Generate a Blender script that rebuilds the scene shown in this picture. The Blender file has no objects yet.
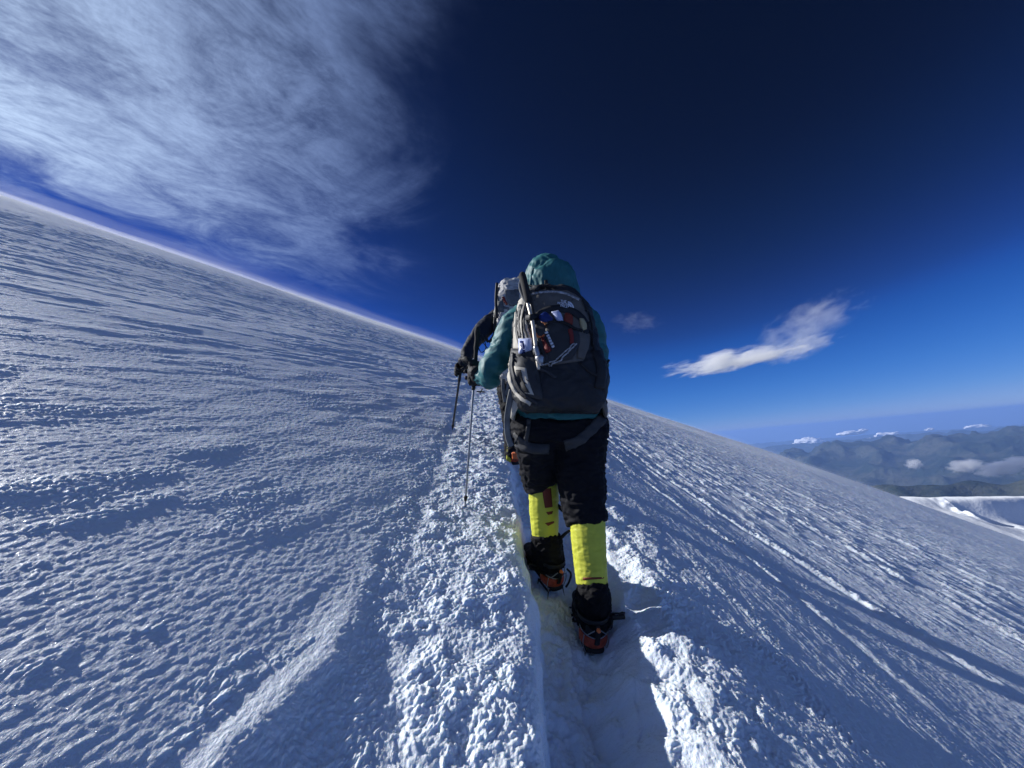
import bpy, bmesh, math, random
import numpy as np
from mathutils import Vector, Matrix, Quaternion

random.seed(7); RNG = np.random.default_rng(11)
SC = bpy.context.scene
COL = SC.collection

# ------------------------------------------------------------------ camera
F = 390.0                                   # focal length in pixels of a 1024 px wide picture
def nrm(v):
    v = np.array(v, float); return v / np.linalg.norm(v)
UP = nrm((-0.088, 1.0, -67 / F))            # world up, seen from the camera
SN = nrm((0.347, 1.0, 26.3 / F))            # normal of the snow slope, seen from the camera
_f = np.array([0, 0, -1.0])
CY = nrm(_f - UP * _f.dot(UP)); CX = np.cross(CY, UP); CZ = UP
R3 = np.array([CX, CY, CZ])                 # camera axes -> world axes
CAM = np.array([0.0, 0.0, 1.25])
cd = bpy.data.cameras.new('camera'); cam = bpy.data.objects.new('camera', cd); COL.objects.link(cam)
cd.sensor_width = 36; cd.lens = 36 * F / 1024; cd.clip_start = 0.05; cd.clip_end = 900000
M = Matrix([list(R3[0]), list(R3[1]), list(R3[2])]).to_4x4(); M.translation = Vector(CAM)
cam.matrix_world = M
SC.camera = cam

def P(px, py, d):                            # real point seen at a pixel, d metres ahead of the lens
    c = np.array([(px - 512) / F * d, (384 - py) / F * d, -d])
    return Vector(CAM + R3 @ c)
def W(v): return R3 @ np.asarray(v, float)

# slope frame: a to the right, b along the path, n off the snow
NW = W(SN)
_b = W(nrm([(507 - 512) / F, (384 - 366) / F, -1])); BW = nrm(_b - NW * _b.dot(NW)); AW = np.cross(BW, NW)
HC = 0.88
FOOT = CAM - NW * HC

# ------------------------------------------------------------------ sky, sun
SUN = nrm(W(nrm((-900, 422, -F))))
SEL = math.asin(SUN[2]); SROT = math.atan2(SUN[0], SUN[1])
SC.view_settings.view_transform = 'Standard'; SC.view_settings.look = 'None'
SC.view_settings.gamma = 1; SC.view_settings.exposure = 0.35
SC.cycles.use_denoising = True
SC.cycles.volume_bounces = 4
SC.cycles.max_bounces = 6
SC.cycles.transparent_max_bounces = 16
SC.cycles.volume_max_steps = 256

w = bpy.data.worlds.new('World'); SC.world = w; w.use_nodes = True
nt = w.node_tree; nt.nodes.clear()
class G:                                     # small node-graph helper
    def __init__(s, nt): s.nt = nt
    def n(s, t, **k):
        x = s.nt.nodes.new(t)
        for a, b in k.items(): setattr(x, a, b)
        return x
    def put(s, sock, v):
        if isinstance(v, bpy.types.NodeSocket): s.nt.links.new(v, sock)
        elif v is not None: sock.default_value = v
    def m(s, op, a, b=None, c=None, clamp=False):
        x = s.n('ShaderNodeMath', operation=op, use_clamp=clamp)
        s.put(x.inputs[0], a)
        if b is not None: s.put(x.inputs[1], b)
        if c is not None: s.put(x.inputs[2], c)
        return x.outputs[0]
    def v(s, op, a, b=None, out=0):
        x = s.n('ShaderNodeVectorMath', operation=op); s.put(x.inputs[0], a)
        if b is not None: s.put(x.inputs[1], b)
        return x.outputs[out]
    def dot(s, a, b): return s.v('DOT_PRODUCT', a, tuple(b) if not isinstance(b, bpy.types.NodeSocket) else b, out=1)
    def comb(s, x, y, z):
        c = s.n('ShaderNodeCombineXYZ'); s.put(c.inputs[0], x); s.put(c.inputs[1], y); s.put(c.inputs[2], z); return c.outputs[0]
    def ramp(s, v, lo, hi, a=0.0, b=1.0, smooth=True):
        x = s.n('ShaderNodeMapRange', interpolation_type='SMOOTHSTEP' if smooth else 'LINEAR')
        for i, q in enumerate((v, lo, hi, a, b)): s.put(x.inputs[i], q)
        return x.outputs[0]
    def noise(s, vec, scale, detail=4, rough=0.55, dist=0.0, typ='FBM', lac=2.0):
        x = s.n('ShaderNodeTexNoise', noise_type=typ); s.put(x.inputs['Vector'], vec)
        x.inputs['Scale'].default_value = scale; x.inputs['Detail'].default_value = detail
        x.inputs['Roughness'].default_value = rough; x.inputs['Distortion'].default_value = dist
        x.inputs['Lacunarity'].default_value = lac
        return x.outputs[0]
    def mix(s, f, a, b, mode='MIX'):
        x = s.n('ShaderNodeMix', data_type='RGBA', blend_type=mode)
        s.put(x.inputs[0], f); s.put(x.inputs[6], a); s.put(x.inputs[7], b); return x.outputs[2]
g = G(nt)
sky = g.n('ShaderNodeTexSky', sky_type='NISHITA')
sky.sun_disc = False; sky.sun_elevation = SEL; sky.sun_rotation = SROT
sky.altitude = 4800; sky.air_density = 1.0; sky.dust_density = 0.15; sky.ozone_density = 2.0
tc = g.n('ShaderNodeTexCoord'); D = tc.outputs['Generated']
# the thin high-altitude sky is far deeper than the model's: a contrast curve on each channel
cv = g.n('ShaderNodeRGBCurve'); g.put(cv.inputs['Color'], g.mix(1.0, sky.outputs[0], (0.085, 0.085, 0.085, 1), 'MULTIPLY'))
cv.mapping.extend = 'EXTRAPOLATED'
for ch, pts in enumerate(([(0, 0), (.047, .0030), (.089, .011), (.12, .018), (.318, .105), (.47, .20), (1, .5)],
                          [(0, 0), (.063, .0055), (.084, .0105), (.156, .048), (.207, .10), (.475, .27), (.642, .36), (1, .6)],
                          [(0, 0), (.13, .024), (.171, .048), (.293, .225), (.375, .42), (.626, .66), (.72, .70), (1, .9)])):
    c = cv.mapping.curves[ch]
    while len(c.points) > 2: c.points.remove(c.points[-1])
    c.points[0].location = pts[0]; c.points[-1].location = pts[-1]
    for p in pts[1:-1]: c.points.new(*p)
cv.mapping.update()
skyc = cv.outputs[0]
# high cirrus veil: lives in directions of the world, thrown on a level sheet overhead
dz = g.m('MAXIMUM', g.dot(D, (0, 0, 1)), 0.02)
pl = g.v('DIVIDE', D, g.comb(dz, dz, dz))
CC = nrm(W(nrm([(40 - 512) / F, (384 - 70) / F, -1])))      # middle of the veil
K1 = nrm(W(nrm([(0 - 512) / F, (384 + 60) / F, -1])))
th = math.radians(52)
u1 = g.dot(pl, (math.cos(th), math.sin(th), 0)); u2 = g.dot(pl, (-math.sin(th), math.cos(th), 0))
nb = g.noise(pl, 1.1, 6, 0.6, 0.8)
n1 = g.noise(g.comb(u1, g.m('MULTIPLY', u2, 1.5), 0), 3.0, 12, 0.66, 0.9)
n2 = g.noise(g.comb(u1, g.m('MULTIPLY', u2, 1.6), 3), 24, 8, 0.7, 0.3)
cdist = g.m('SUBTRACT', 1.0, g.dot(D, tuple(CC)))
edge = g.m('ADD', cdist, g.m('MULTIPLY', g.m('SUBTRACT', nb, 0.5), 0.42))
edge = g.m('ADD', edge, g.m('MULTIPLY', g.m('SUBTRACT', n1, 0.5), 0.12))
mA = g.m('ADD', g.m('MULTIPLY', g.ramp(edge, 0.185, 0.09), .7), g.m('MULTIPLY', g.ramp(edge, 0.22, 0.10), .3))
low = g.m('ADD', g.dot(D, tuple(NW)), g.m('MULTIPLY', g.m('SUBTRACT', n1, 0.5), 0.14))
mB = g.ramp(low, -0.03, 0.10)
dens = g.m('ADD', g.m('MULTIPLY', g.ramp(n1, 0.3, 0.72), 0.42), g.m('MULTIPLY', g.ramp(n2, 0.28, 0.72), 0.17))
dens = g.m('ADD', dens, 0.16)
sd = g.dot(D, tuple(SUN))
glow = g.m('POWER', g.m('MAXIMUM', sd, 0.0), 5.5)
cov = g.m('MULTIPLY', g.m('MULTIPLY', mA, mB), dens)
cov = g.m('MULTIPLY', cov, g.m('ADD', 0.47, g.m('MULTIPLY', glow, 1.35)), clamp=True)
cl = g.mix(glow, (0.16, 0.26, 0.60, 1), (0.58, 0.74, 1.0, 1))
final = g.mix(cov, skyc, cl)
# unseen brighter sky added behind the camera as blue fill for the shadows
back_fill = g.m('MULTIPLY', g.ramp(g.m('ADD', g.dot(D, (0.25, -1, 0.1)), g.m('MULTIPLY', g.m('SUBTRACT', nb, .5), .5)), 0.05, 0.6), 0.17)
final = g.mix(back_fill, final, (.42, .57, 1.0, 1))
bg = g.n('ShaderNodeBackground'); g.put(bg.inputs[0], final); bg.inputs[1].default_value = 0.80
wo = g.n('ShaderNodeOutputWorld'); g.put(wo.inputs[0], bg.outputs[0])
w.cycles.sampling_method = 'MANUAL'; w.cycles.sample_map_resolution = 512

sl = bpy.data.lights.new('sun', 'SUN'); so = bpy.data.objects.new('sun', sl); COL.objects.link(so)
sl.energy = 5.0; sl.angle = math.radians(0.53); sl.color = (1.0, 0.985, 0.96)
so.rotation_euler = Vector(SUN).to_track_quat('Z', 'Y').to_euler()

# ------------------------------------------------------------------ helpers
def tag(o, label=None, cat=None, group=None, kind=None):
    if label: o['label'] = label
    if cat: o['category'] = cat
    if group: o['group'] = group
    if kind: o['kind'] = kind
    return o
def mat(name, col, rough=0.7, spec=0.3, metal=0.0, bump=None, var=0.0, vscale=8.0, sheen=0.0, emis=None):
    m = bpy.data.materials.new(name); m.use_nodes = True; nt = m.node_tree; g = G(nt)
    b = nt.nodes['Principled BSDF']; b.inputs['Roughness'].default_value = rough
    b.inputs['Specular IOR Level'].default_value = spec; b.inputs['Metallic'].default_value = metal
    if sheen: b.inputs['Sheen Weight'].default_value = sheen
    tcn = g.n('ShaderNodeTexCoord'); O = tcn.outputs['Object']
    c = (*col, 1)
    if var:
        n = g.noise(O, vscale, 5, 0.6)
        c = g.mix(g.ramp(n, 0.3, 0.7), tuple(x * (1 - var) for x in col) + (1,), tuple(min(1, x * (1 + var)) for x in col) + (1,))
    g.put(b.inputs['Base Color'], c)
    if bump:
        sc_, st, di = bump
        n = g.noise(O, sc_, 4, 0.6)
        bn = g.n('ShaderNodeBump'); bn.inputs['Strength'].default_value = st; bn.inputs['Distance'].default_value = di
        g.put(bn.inputs['Height'], n); g.put(b.inputs['Normal'], bn.outputs[0])
    return m
def mesh_obj(name, verts, faces, m=None, parent=None, smooth=True):
    me = bpy.data.meshes.new(name); me.from_pydata([tuple(v) for v in verts], [], faces); me.update()
    if smooth: me.polygons.foreach_set('use_smooth', [True] * len(me.polygons))
    o = bpy.data.objects.new(name, me); COL.objects.link(o)
    if m: me.materials.append(m)
    if parent: o.parent = parent; o.matrix_parent_inverse = parent.matrix_world.inverted()
    return o
def grid_mesh(name, V, nu, nv, m, wrap=False):         # V: (nu*nv,3) as rows u of v
    i = np.arange(nu - 1)[:, None]; j = np.arange(nv if wrap else nv - 1)[None, :]
    j2 = (j + 1) % nv
    q = np.stack([i * nv + j, i * nv + j2, (i + 1) * nv + j2, (i + 1) * nv + j], -1).reshape(-1, 4)
    me = bpy.data.meshes.new(name)
    me.vertices.add(len(V)); me.vertices.foreach_set('co', V.astype(np.float32).ravel())
    me.loops.add(q.size); me.loops.foreach_set('vertex_index', q.astype(np.int32).ravel())
    me.polygons.add(len(q)); me.polygons.foreach_set('loop_start', np.arange(0, q.size, 4, dtype=np.int32))
    me.polygons.foreach_set('use_smooth', np.ones(len(q), bool))
    me.update(calc_edges=True); me.materials.append(m)
    o = bpy.data.objects.new(name, me); COL.objects.link(o); return o

# periodic gradient noise, tabulated once
def _tile(n=1024, cells=64, seed=3):
    r = np.random.default_rng(seed); an = r.uniform(0, 2 * np.pi, (cells, cells)); gx, gy = np.cos(an), np.sin(an)
    x = (np.arange(n) + 0.5) / n * cells; i = x.astype(int); f = x - i; s = f * f * f * (f * (f * 6 - 15) + 10)
    I, J = np.meshgrid(i, i, indexing='ij'); FX, FY = np.meshgrid(f, f, indexing='ij'); SX, SY = np.meshgrid(s, s, indexing='ij')
    def c(di, dj): return gx[(I + di) % cells, (J + dj) % cells] * (FX - di) + gy[(I + di) % cells, (J + dj) % cells] * (FY - dj)
    a = c(0, 0) * (1 - SX) + c(1, 0) * SX; b = c(0, 1) * (1 - SX) + c(1, 1) * SX
    return ((a * (1 - SY) + b * SY) * 1.5).astype(np.float32)
TILE = _tile(2048, 128)
def ns(x, y, ox=0.0):                          # about -1..1, one cell per unit
    k = 16.0; X = (x + ox * 17.31) * k; Y = (y + ox * 7.77) * k
    i = np.floor(X).astype(np.int64); j = np.floor(Y).astype(np.int64); fx = (X - i).astype(np.float32); fy = (Y - j).astype(np.float32)
    i0 = i & 2047; i1 = (i + 1) & 2047; j0 = j & 2047; j1 = (j + 1) & 2047
    return (TILE[i0, j0] * (1 - fx) + TILE[i1, j0] * fx) * (1 - fy) + (TILE[i0, j1] * (1 - fx) + TILE[i1, j1] * fx) * fy
def fbm(x, y, o=4, ox=0.0, gain=0.5):
    t = 0; a = 1
    for k in range(o): t = t + a * ns(x * 2 ** k, y * 2 ** k, ox + k * 1.7); a *= gain
    return t
def sst(x, a, b):
    t = np.clip((x - a) / (b - a), 0, 1); return t * t * (3 - 2 * t)
QA, QR, HAZE = 1600, 1700, 1.8e-5
# ------------------------------------------------------------------ the snow slope
def snow_height(a, b, fine=True):
    a = np.asarray(a, float); b = np.asarray(b, float); r = np.hypot(a, b)
    h = -np.minimum(r, 4000) ** 2 / (2 * 2500.0)
    # long soft undulations
    h = h + 1.0 * sst(a, 12, 50) * sst(r, 20, 60)
    h = h + 0.09 * (1 - np.exp(-np.maximum(-a - .3, 0) / 2.4))
    h = h + 0.028 * fbm(a / 3.0, b / 4.5, 2, 5) * sst(r, 2, 6) + 0.22 * ns(a / 14, b / 22, 9) * sst(r, 8, 20) + 0.9 * ns(a / 60, b / 80, 2) * sst(r, 30, 80)
    h = np.where(r > 150, h + 5 * fbm(a / 400, b / 400, 3, 4) * sst(r, 150, 900), h)
    # the trodden trench and its berms (distances to its centre line, which runs along b)
    wob = 0.035 * ns(b / 0.9, b * 0 + 3.3, 1) * sst(b, .6, 1.5)
    ac = np.interp(b, [-20, 0.9, 1.5, 2.3, 3.6, 5, 9, 20, 60], [.50, .545, .60, .60, .47, .40, .55, 1.2, 4.0]) + wob
    hw = np.interp(b, [-20, 0.9, 1.5, 2.3, 3.6, 5, 20], [.15, .14, .19, .24, .17, .15, .15])
    t = a - ac
    env = 1 - sst(b, 18, 40)
    edge_n = 0.03 * ns(a * 3, b * 6, 31) + 0.018 * ns(a * 11, b * 14, 32)
    tw = np.abs(t + edge_n * 1.1) - hw
    depth = np.interp(b, [-20, .8, 1.5, 2.4, 3.4, 6, 30], [.16, .17, .18, .13, .09, .06, .04])
    floor = -depth * (1 - sst(tw, -0.09, 0.055))
    # left berm: crest beside the trench, long flank down to the old groove
    gl = np.interp(b, [-20, .8, 1.2, 1.95, 3.9, 8, 30], [.0, -.02, -.13, -.22, -.33, -.5, -.9])      # foot of the flank
    cr = ac - hw - 0.07
    L = np.clip((a - gl) / np.maximum(cr - gl, .05), -1, 2)
    bl = np.where(L < 1, sst(L, -0.02, 1.05), 1 - sst(L, 1.0, 1.32)) * 0.052
    # groove left of it, then a shelf ending in a low scarp
    sc_ = np.interp(b, [-20, .7, .95, 1.5, 3.3, 4.5, 8, 30], [-.22, -.21, -.16, -.25, -.38, -.45, -.6, -1.2]) + 0.03 * ns(b * 2.2, b * 0, 8) + 0.012 * ns(b * 9, a * 6, 8.5)
    shelf = sst(a, sc_ + 0.035, sc_ - 0.015) * sst(a, sc_ - 1.2, sc_ - 0.02)
    env2 = 1 - sst(b, 4.5, 9)
    groove = -(sst(a, sc_ - .02, sc_ + .05) * (1 - sst(a, gl - .03, gl + .12))) * 0.002
    lump = 0.009 * np.exp(-((a - sc_ + .03) / .045) ** 2) * sst(b, 1.25, 0.95)
    # right berm, lit flank facing the trench
    rr = t - hw
    br = 0.078 * (1 + .3 * ns(a / .2, b / .25, 33) * (1 - sst(rr, .15, .5))) * sst(rr + .04 * ns(a / .1, b / .12, 34), -.02, .22) * (1 - sst(rr, .15, 2.4))
    env_r = np.interp(b, [-20, .8, 1.5, 2.5, 4, 8, 30], [.9, .9, 1, .9, .9, .5, 0])
    h = h + (floor + bl) * env + (shelf * 0.007 * (.35 + .65 * sst(b, 1.5, 1.0)) * (.6 + .4 * ns(b * 1.7, a * 0, 81)) + groove) * env2 + lump + br * env_r
    # old parallel tracks across the right-hand slope
    for (q, amp, wd) in ((TR1, .015, .06), (TR2, .009, .05), (TR3, .011, .09), (TR4, .012, .14)):
        c0 = np.interp(b, q[0], q[1]) + 0.09 * fbm(b / .9, a * .7, 3, amp * 90); d = (a - c0) / wd
        m_ = sst(b, q[0][0] - .6, q[0][0] + .2) * (1 - sst(b, q[0][-1] - 2, q[0][-1] + 4))
        brk = sst(fbm(b * 1.6, a * 1.6, 3, amp * 50), -.35, .35) * (1 + .9 * fbm(a / .05, b / .07, 3, 77))
        h = h + m_ * amp * (brk * 1.0 * np.exp(-(d - .7) ** 2 * 1.2) - .8 * np.exp(-(d + .6) ** 2 * 1.5))
    if not fine: return h
    # wind-carved surface
    inT = (1 - sst(tw, -.02, .06)) * env
    inB = np.clip(sst(L, 0.0, .25) * (1 - sst(t, -hw - .04, -hw + .02)) + sst(rr, 0, .06) * (1 - sst(rr, .22, .75)) * env_r, 0, 1) * env
    left = sst(a, gl + .02, gl - .05)
    right = 1 - left; right = right * sst(rr, .25, .7)
    def rot(d): c, s = math.cos(math.radians(d)), math.sin(math.radians(d)); return a * c - b * s, a * s + b * c   # across, along a line d deg right
    xl, yl = rot(18)
    k1 = sst(r, 70, 10)
    # left: clumps of rime gathered in streaks
    wx = xl + .02 * ns(xl / .12, yl / .12, 40); wy = yl + .03 * ns(xl / .12, yl / .12, 41)
    cl_ = fbm(xl / .22, yl / .8, 4, 12, .65); clump = sst(cl_, .0, .6) * (.15 + .85 * sst(fbm(xl / .45, yl / 1.1, 3, 97), -.25, .3))
    def knobs(sx, sy, o): n = ns(wx / sx, wy / sy, o); return np.sqrt(np.maximum(n + .02, 0))
    gr = .5 * knobs(.021, .026, 14) + .6 * knobs(.011, .014, 14.5) + .4 * knobs(.007, .009, 14.7)
    cr_l = 0.0008 * fbm(xl / .055, yl / .17, 4, 15, .65) * (.4 + clump)
    far_l = 0.016 * np.maximum(fbm(xl / .5, yl / 1.6, 5, 16, .62), 0) * sst(r, 2.5, 6) * sst(r, 70, 20)
    hl = (0.0058 * clump * gr + cr_l * sst(r, 25, 4) + 0.0010 * (1 - clump * .4) * fbm(xl / .02, yl / .03, 3, 17)) * k1 + far_l
    hl = hl + .017 * np.maximum(fbm(a / .20, b / .26, 3, 94, .7) - .1, 0) * sst(fbm(xl / 1.2, yl / 5, 3, 95), -.5, .4) * sst(r, 4, 12) * (1 - sst(r, 60, 100))
    hl = hl + 0.0050 * np.maximum(fbm(xl / .25, yl / .5, 2, 18, .5), 0) * sst(r, .5, 2.0) * sst(r, 40, 8)
    # right: fine grain drawn out along the path
    xr, yr = rot(-4)
    hr = 0.0020 * fbm(xr / .016, yr / .06, 3, 20, .6) + 0.0012 * fbm(xr / .07, yr / .5, 3, 21) + 0.008 * sst(r, 3, 8) * fbm(xr / .35, yr / 2.0, 5, 22, .6)
    hr = hr + 0.004 * gr * sst(ns(xr / .3, yr / 1.8, 23), .2, .6) + 0.013 * gr * sst(rr, 1.1, .4) * sst(fbm(xr / .14, yr / .3, 2, 24), -.1, .5) * env_r
    for q in (TR1, TR2, TR3):
        c0 = np.interp(b, q[0], q[1]) + .12; mk = np.exp(-((a - c0 - .10 * fbm(b / .5, a, 2, 90)) / (.10 + .02 * b)) ** 2) * sst(b, 2.2, 2.8) * sst(fbm(a / .12, b / .4, 3, 91), -.25, .35)
        hr = hr + .014 * gr * mk
    hr = hr + .022 * np.maximum(fbm(xr / .20, yr / .6, 5, 92, .7) - .12, 0) * sst(r, 3.5, 7) * (1 - sst(r, 40, 90))
    # berms: lumpy broken crust
    lp = ns(a / .10, b / .11, 25) * .7 + ns(wx / .03, b / .033, 25.5) * .6; tq = ns(wx / .06, wy / .07, 96) * 3.2; tq = (np.floor(tq) + sst(tq - np.floor(tq), .3, .7)) / 3.2; hb = 0.006 * np.maximum(lp, -.6) + .011 * tq + 0.0045 * (.9 * knobs(.019, .021, 26) + .9 * knobs(.010, .011, 26.5)) + .0025 * fbm(a / .012, b / .013, 2, 26.8) + .016 * ns(a / .16, b / .24, 28)
    gm_ = sst(fbm(a / .13, b / .2, 3, 83), -.5, .35); hb = hb * (.35 + .65 * gm_) + .0018 * fbm(a / .016, b / .02, 3, 84)
    ht = 0.013 * ns(a / .06, b / .08, 85) + 0.010 * knobs(.020, .026, 86) * sst(fbm(a / .1, b / .15, 2, 87), -.1, .4) + 0.006 * fbm(a / .03, b / .045, 4, 27, .6) + 0.010 * ns(a / .16, b / .22, 29) + .004 * knobs(.03, .04, 30) * sst(ns(a / .15, b / .2, 30.5), -.2, .3)
    fr = 1 - sst(r, 12, 60)
    # boot prints with crampon holes trodden into the floor, pole holes in the berm
    pr = 0
    for pa, pb, ya in ((.50, .62, .05), (.64, .84, -.04), (.52, 1.02, .08), (.68, 1.22, -.03), (.55, 1.42, .05), (.66, 1.95, .0), (.50, 2.25, .06), (.62, 2.6, 0.), (.46, 2.95, .05)):
        u = (a - pa) * math.cos(ya) - (b - pb) * math.sin(ya); v = (b - pb) * math.cos(ya) + (a - pa) * math.sin(ya)
        q = (np.abs(u) / (.050 + .012 * np.clip(v / .15, -1, 1))) ** 3 + (np.abs(v) / .15) ** 4
        pr = pr - .016 * (1 - sst(q, .6, 1.3)) + .007 * np.exp(-((q - 1.9) / .7) ** 2) - .006 * (1 - sst(q, .7, 1.)) * (np.cos(v * 125) > .75) * (np.abs(np.abs(u) - .032) < .009)
    for pa, pb in ((.02, 1.15), (-.02, 1.62), (.05, 2.5), (-.12, 2.9), (.16, .95)):
        q = np.hypot(a - pa, b - pb); pr = pr - .03 * (1 - sst(q, .006, .016)) + .006 * np.exp(-((q - .024) / .010) ** 2)
    base = hl * left + hr * right
    gul = sst(a, sc_ - .04, sc_ + .05) * (1 - sst(a, gl, gl + .08)) * env2
    base = base + gul * (.005 * gr + .004 * fbm(a / .05, b / .06, 3, 99, .6) + .006 * ns(a / .12, b / .2, 98))
    return h + pr * (r < 4) + base * (1 - inB) * (1 - inT * .9) * 1.0 + hb * inB * fr + ht * inT * fr
TR1 = ([2.4, 3, 4, 6, 10, 20], [3.3, 3.2, 2.9, 2.6, 2.3, 2.0])
TR2 = ([2.0, 3, 4, 6, 10, 20], [2.3, 2.25, 2.05, 1.8, 1.6, 1.4])
TR3 = ([2.6, 4, 6, 10, 20], [5.2, 4.9, 4.6, 4.3, 4.0])
TR4 = ([2.6, 4, 8, 14, 25], [8.5, 8.3, 8.0, 7.5, 7.0])
def slope_pt(a, b, lift=0.0):
    h = float(snow_height(np.array([a]), np.array([b]))[0]) + lift
    return Vector(FOOT + AW * a + BW * b + NW * h)
def slope_ab(p):
    v = np.array(p) - FOOT; return v.dot(AW), v.dot(BW), v.dot(NW)

front = np.radians(np.linspace(-74, 80, QA)); back = np.radians(np.linspace(80, 286, 150)[1:-1])
ang = np.concatenate([front, back])
rad = np.concatenate([np.geomspace(.3, 100, QR), np.geomspace(100, 4000, 150)[1:]])
RR, AA = np.meshgrid(rad, ang, indexing='ij')
a_, b_ = (RR * np.sin(AA)).ravel(), (RR * np.cos(AA)).ravel()
hh = snow_height(a_, b_)
V = FOOT + np.outer(a_, AW) + np.outer(b_, BW) + np.outer(hh, NW)

sm = bpy.data.materials.new('snow'); sm.use_nodes = True; g = G(sm.node_tree); bs = sm.node_tree.nodes['Principled BSDF']
O = g.n('ShaderNodeTexCoord').outputs['Object']
A_ = g.dot(O, tuple(AW)); B_ = g.dot(O, tuple(BW)); Q = g.comb(A_, B_, 0)
nA = g.noise(Q, 55, 5, .65); nB = g.noise(g.comb(g.m('MULTIPLY', A_, 1.0), g.m('MULTIPLY', B_, .35), 0), 160, 3, .6); nC = g.noise(g.comb(A_, g.m('MULTIPLY', B_, .3), 4), 5, 6, .62)
b1 = g.n('ShaderNodeBump'); b1.inputs['Strength'].default_value = .8; b1.inputs['Distance'].default_value = .004; g.put(b1.inputs['Height'], nB)
b2 = g.n('ShaderNodeBump'); b2.inputs['Strength'].default_value = .8; b2.inputs['Distance'].default_value = .008; g.put(b2.inputs['Height'], nA); g.put(b2.inputs['Normal'], b1.outputs[0])
b3 = g.n('ShaderNodeBump'); b3.inputs['Strength'].default_value = .7; b3.inputs['Distance'].default_value = .004; g.put(b3.inputs['Height'], nC); g.put(b3.inputs['Normal'], b2.outputs[0])
g.put(bs.inputs['Normal'], b3.outputs[0])
bs.inputs['Base Color'].default_value = (.77, .84, .95, 1); bs.inputs['Specular IOR Level'].default_value = .32
bs.inputs['Subsurface Weight'].default_value = .55; bs.inputs['Subsurface Radius'].default_value = (.006, .008, .011); bs.inputs['Subsurface Scale'].default_value = 1.0
# ice glints: a few crystals are mirror-smooth
vo = g.n('ShaderNodeTexVoronoi'); vo.inputs['Scale'].default_value = 380; g.put(vo.inputs['Vector'], O)
sp = g.n('ShaderNodeSeparateColor'); g.put(sp.inputs[0], vo.outputs['Color'])
g.put(bs.inputs['Roughness'], g.ramp(sp.outputs[0], .92, .98, .58, .16))
snow = grid_mesh('snow_slope', V, len(rad), len(ang), sm, wrap=True); tag(snow, kind='structure')
del V, RR, AA, a_, b_, hh

# ------------------------------------------------------------------ snow shoulder with a serac, below to the right
def shoulder():
    c = np.array(P(962, 498, 330.0))
    fx = nrm(W((1, -.0, 0)) * np.array([1, 1, 0])); fy = np.array([-fx[1], fx[0], 0])     # right, away
    x = np.linspace(-110, 260, 380); y = np.linspace(-190, 120, 300)
    X, Y = np.meshgrid(x, y, indexing='ij')
    crest = 1.2 * fbm(X / 60, X * 0, 2, 3) - .088 * X
    Z = crest + np.where(Y < 0, .15 * Y - .0012 * Y * Y, -.0035 * Y * Y) + .6 * fbm(X / 22, Y / 30, 5, 7)
    Z = Z - .20 * np.maximum(X + 60, 0) * sst(-Y, 0, 14)
    Z = Z - .12 * np.maximum(-34 - X, 0)
    # bowl scooped below a broken ice wall: sheer on its left, shelving up to the right
    e = 3 * ns(Y / 6, X / 9, 2); yy = np.exp(-((Y + 15) / 13) ** 4)
    Z = Z - 12.0 * yy * sst(X + e, -21, -15) * (1 - sst(X + .5 * e, -12, 22))
    Z = Z + yy * sst(X + e, -30, -20) * (1 - sst(X + e, -19, -15)) * (4.0 + 2.5 * ns(X / 4, Y / 4, 5))
    V = c + X.reshape(-1, 1) * fx + Y.reshape(-1, 1) * fy + Z.reshape(-1, 1) * np.array([0, 0, 1])
    m = bpy.data.materials.new('far_snow'); m.use_nodes = True; g = G(m.node_tree); b = m.node_tree.nodes['Principled BSDF']
    O = g.n('ShaderNodeTexCoord').outputs['Object']; b.inputs['Base Color'].default_value = (.80, .84, .90, 1); b.inputs['Roughness'].default_value = .6
    bn = g.n('ShaderNodeBump'); bn.inputs['Distance'].default_value = .8; bn.inputs['Strength'].default_value = .6; g.put(bn.inputs['Height'], g.noise(O, .25, 8, .6)); g.put(b.inputs['Normal'], bn.outputs[0])
    o = grid_mesh('snow_shoulder', V, 380, 300, m); tag(o, kind='structure')
shoulder()

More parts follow.
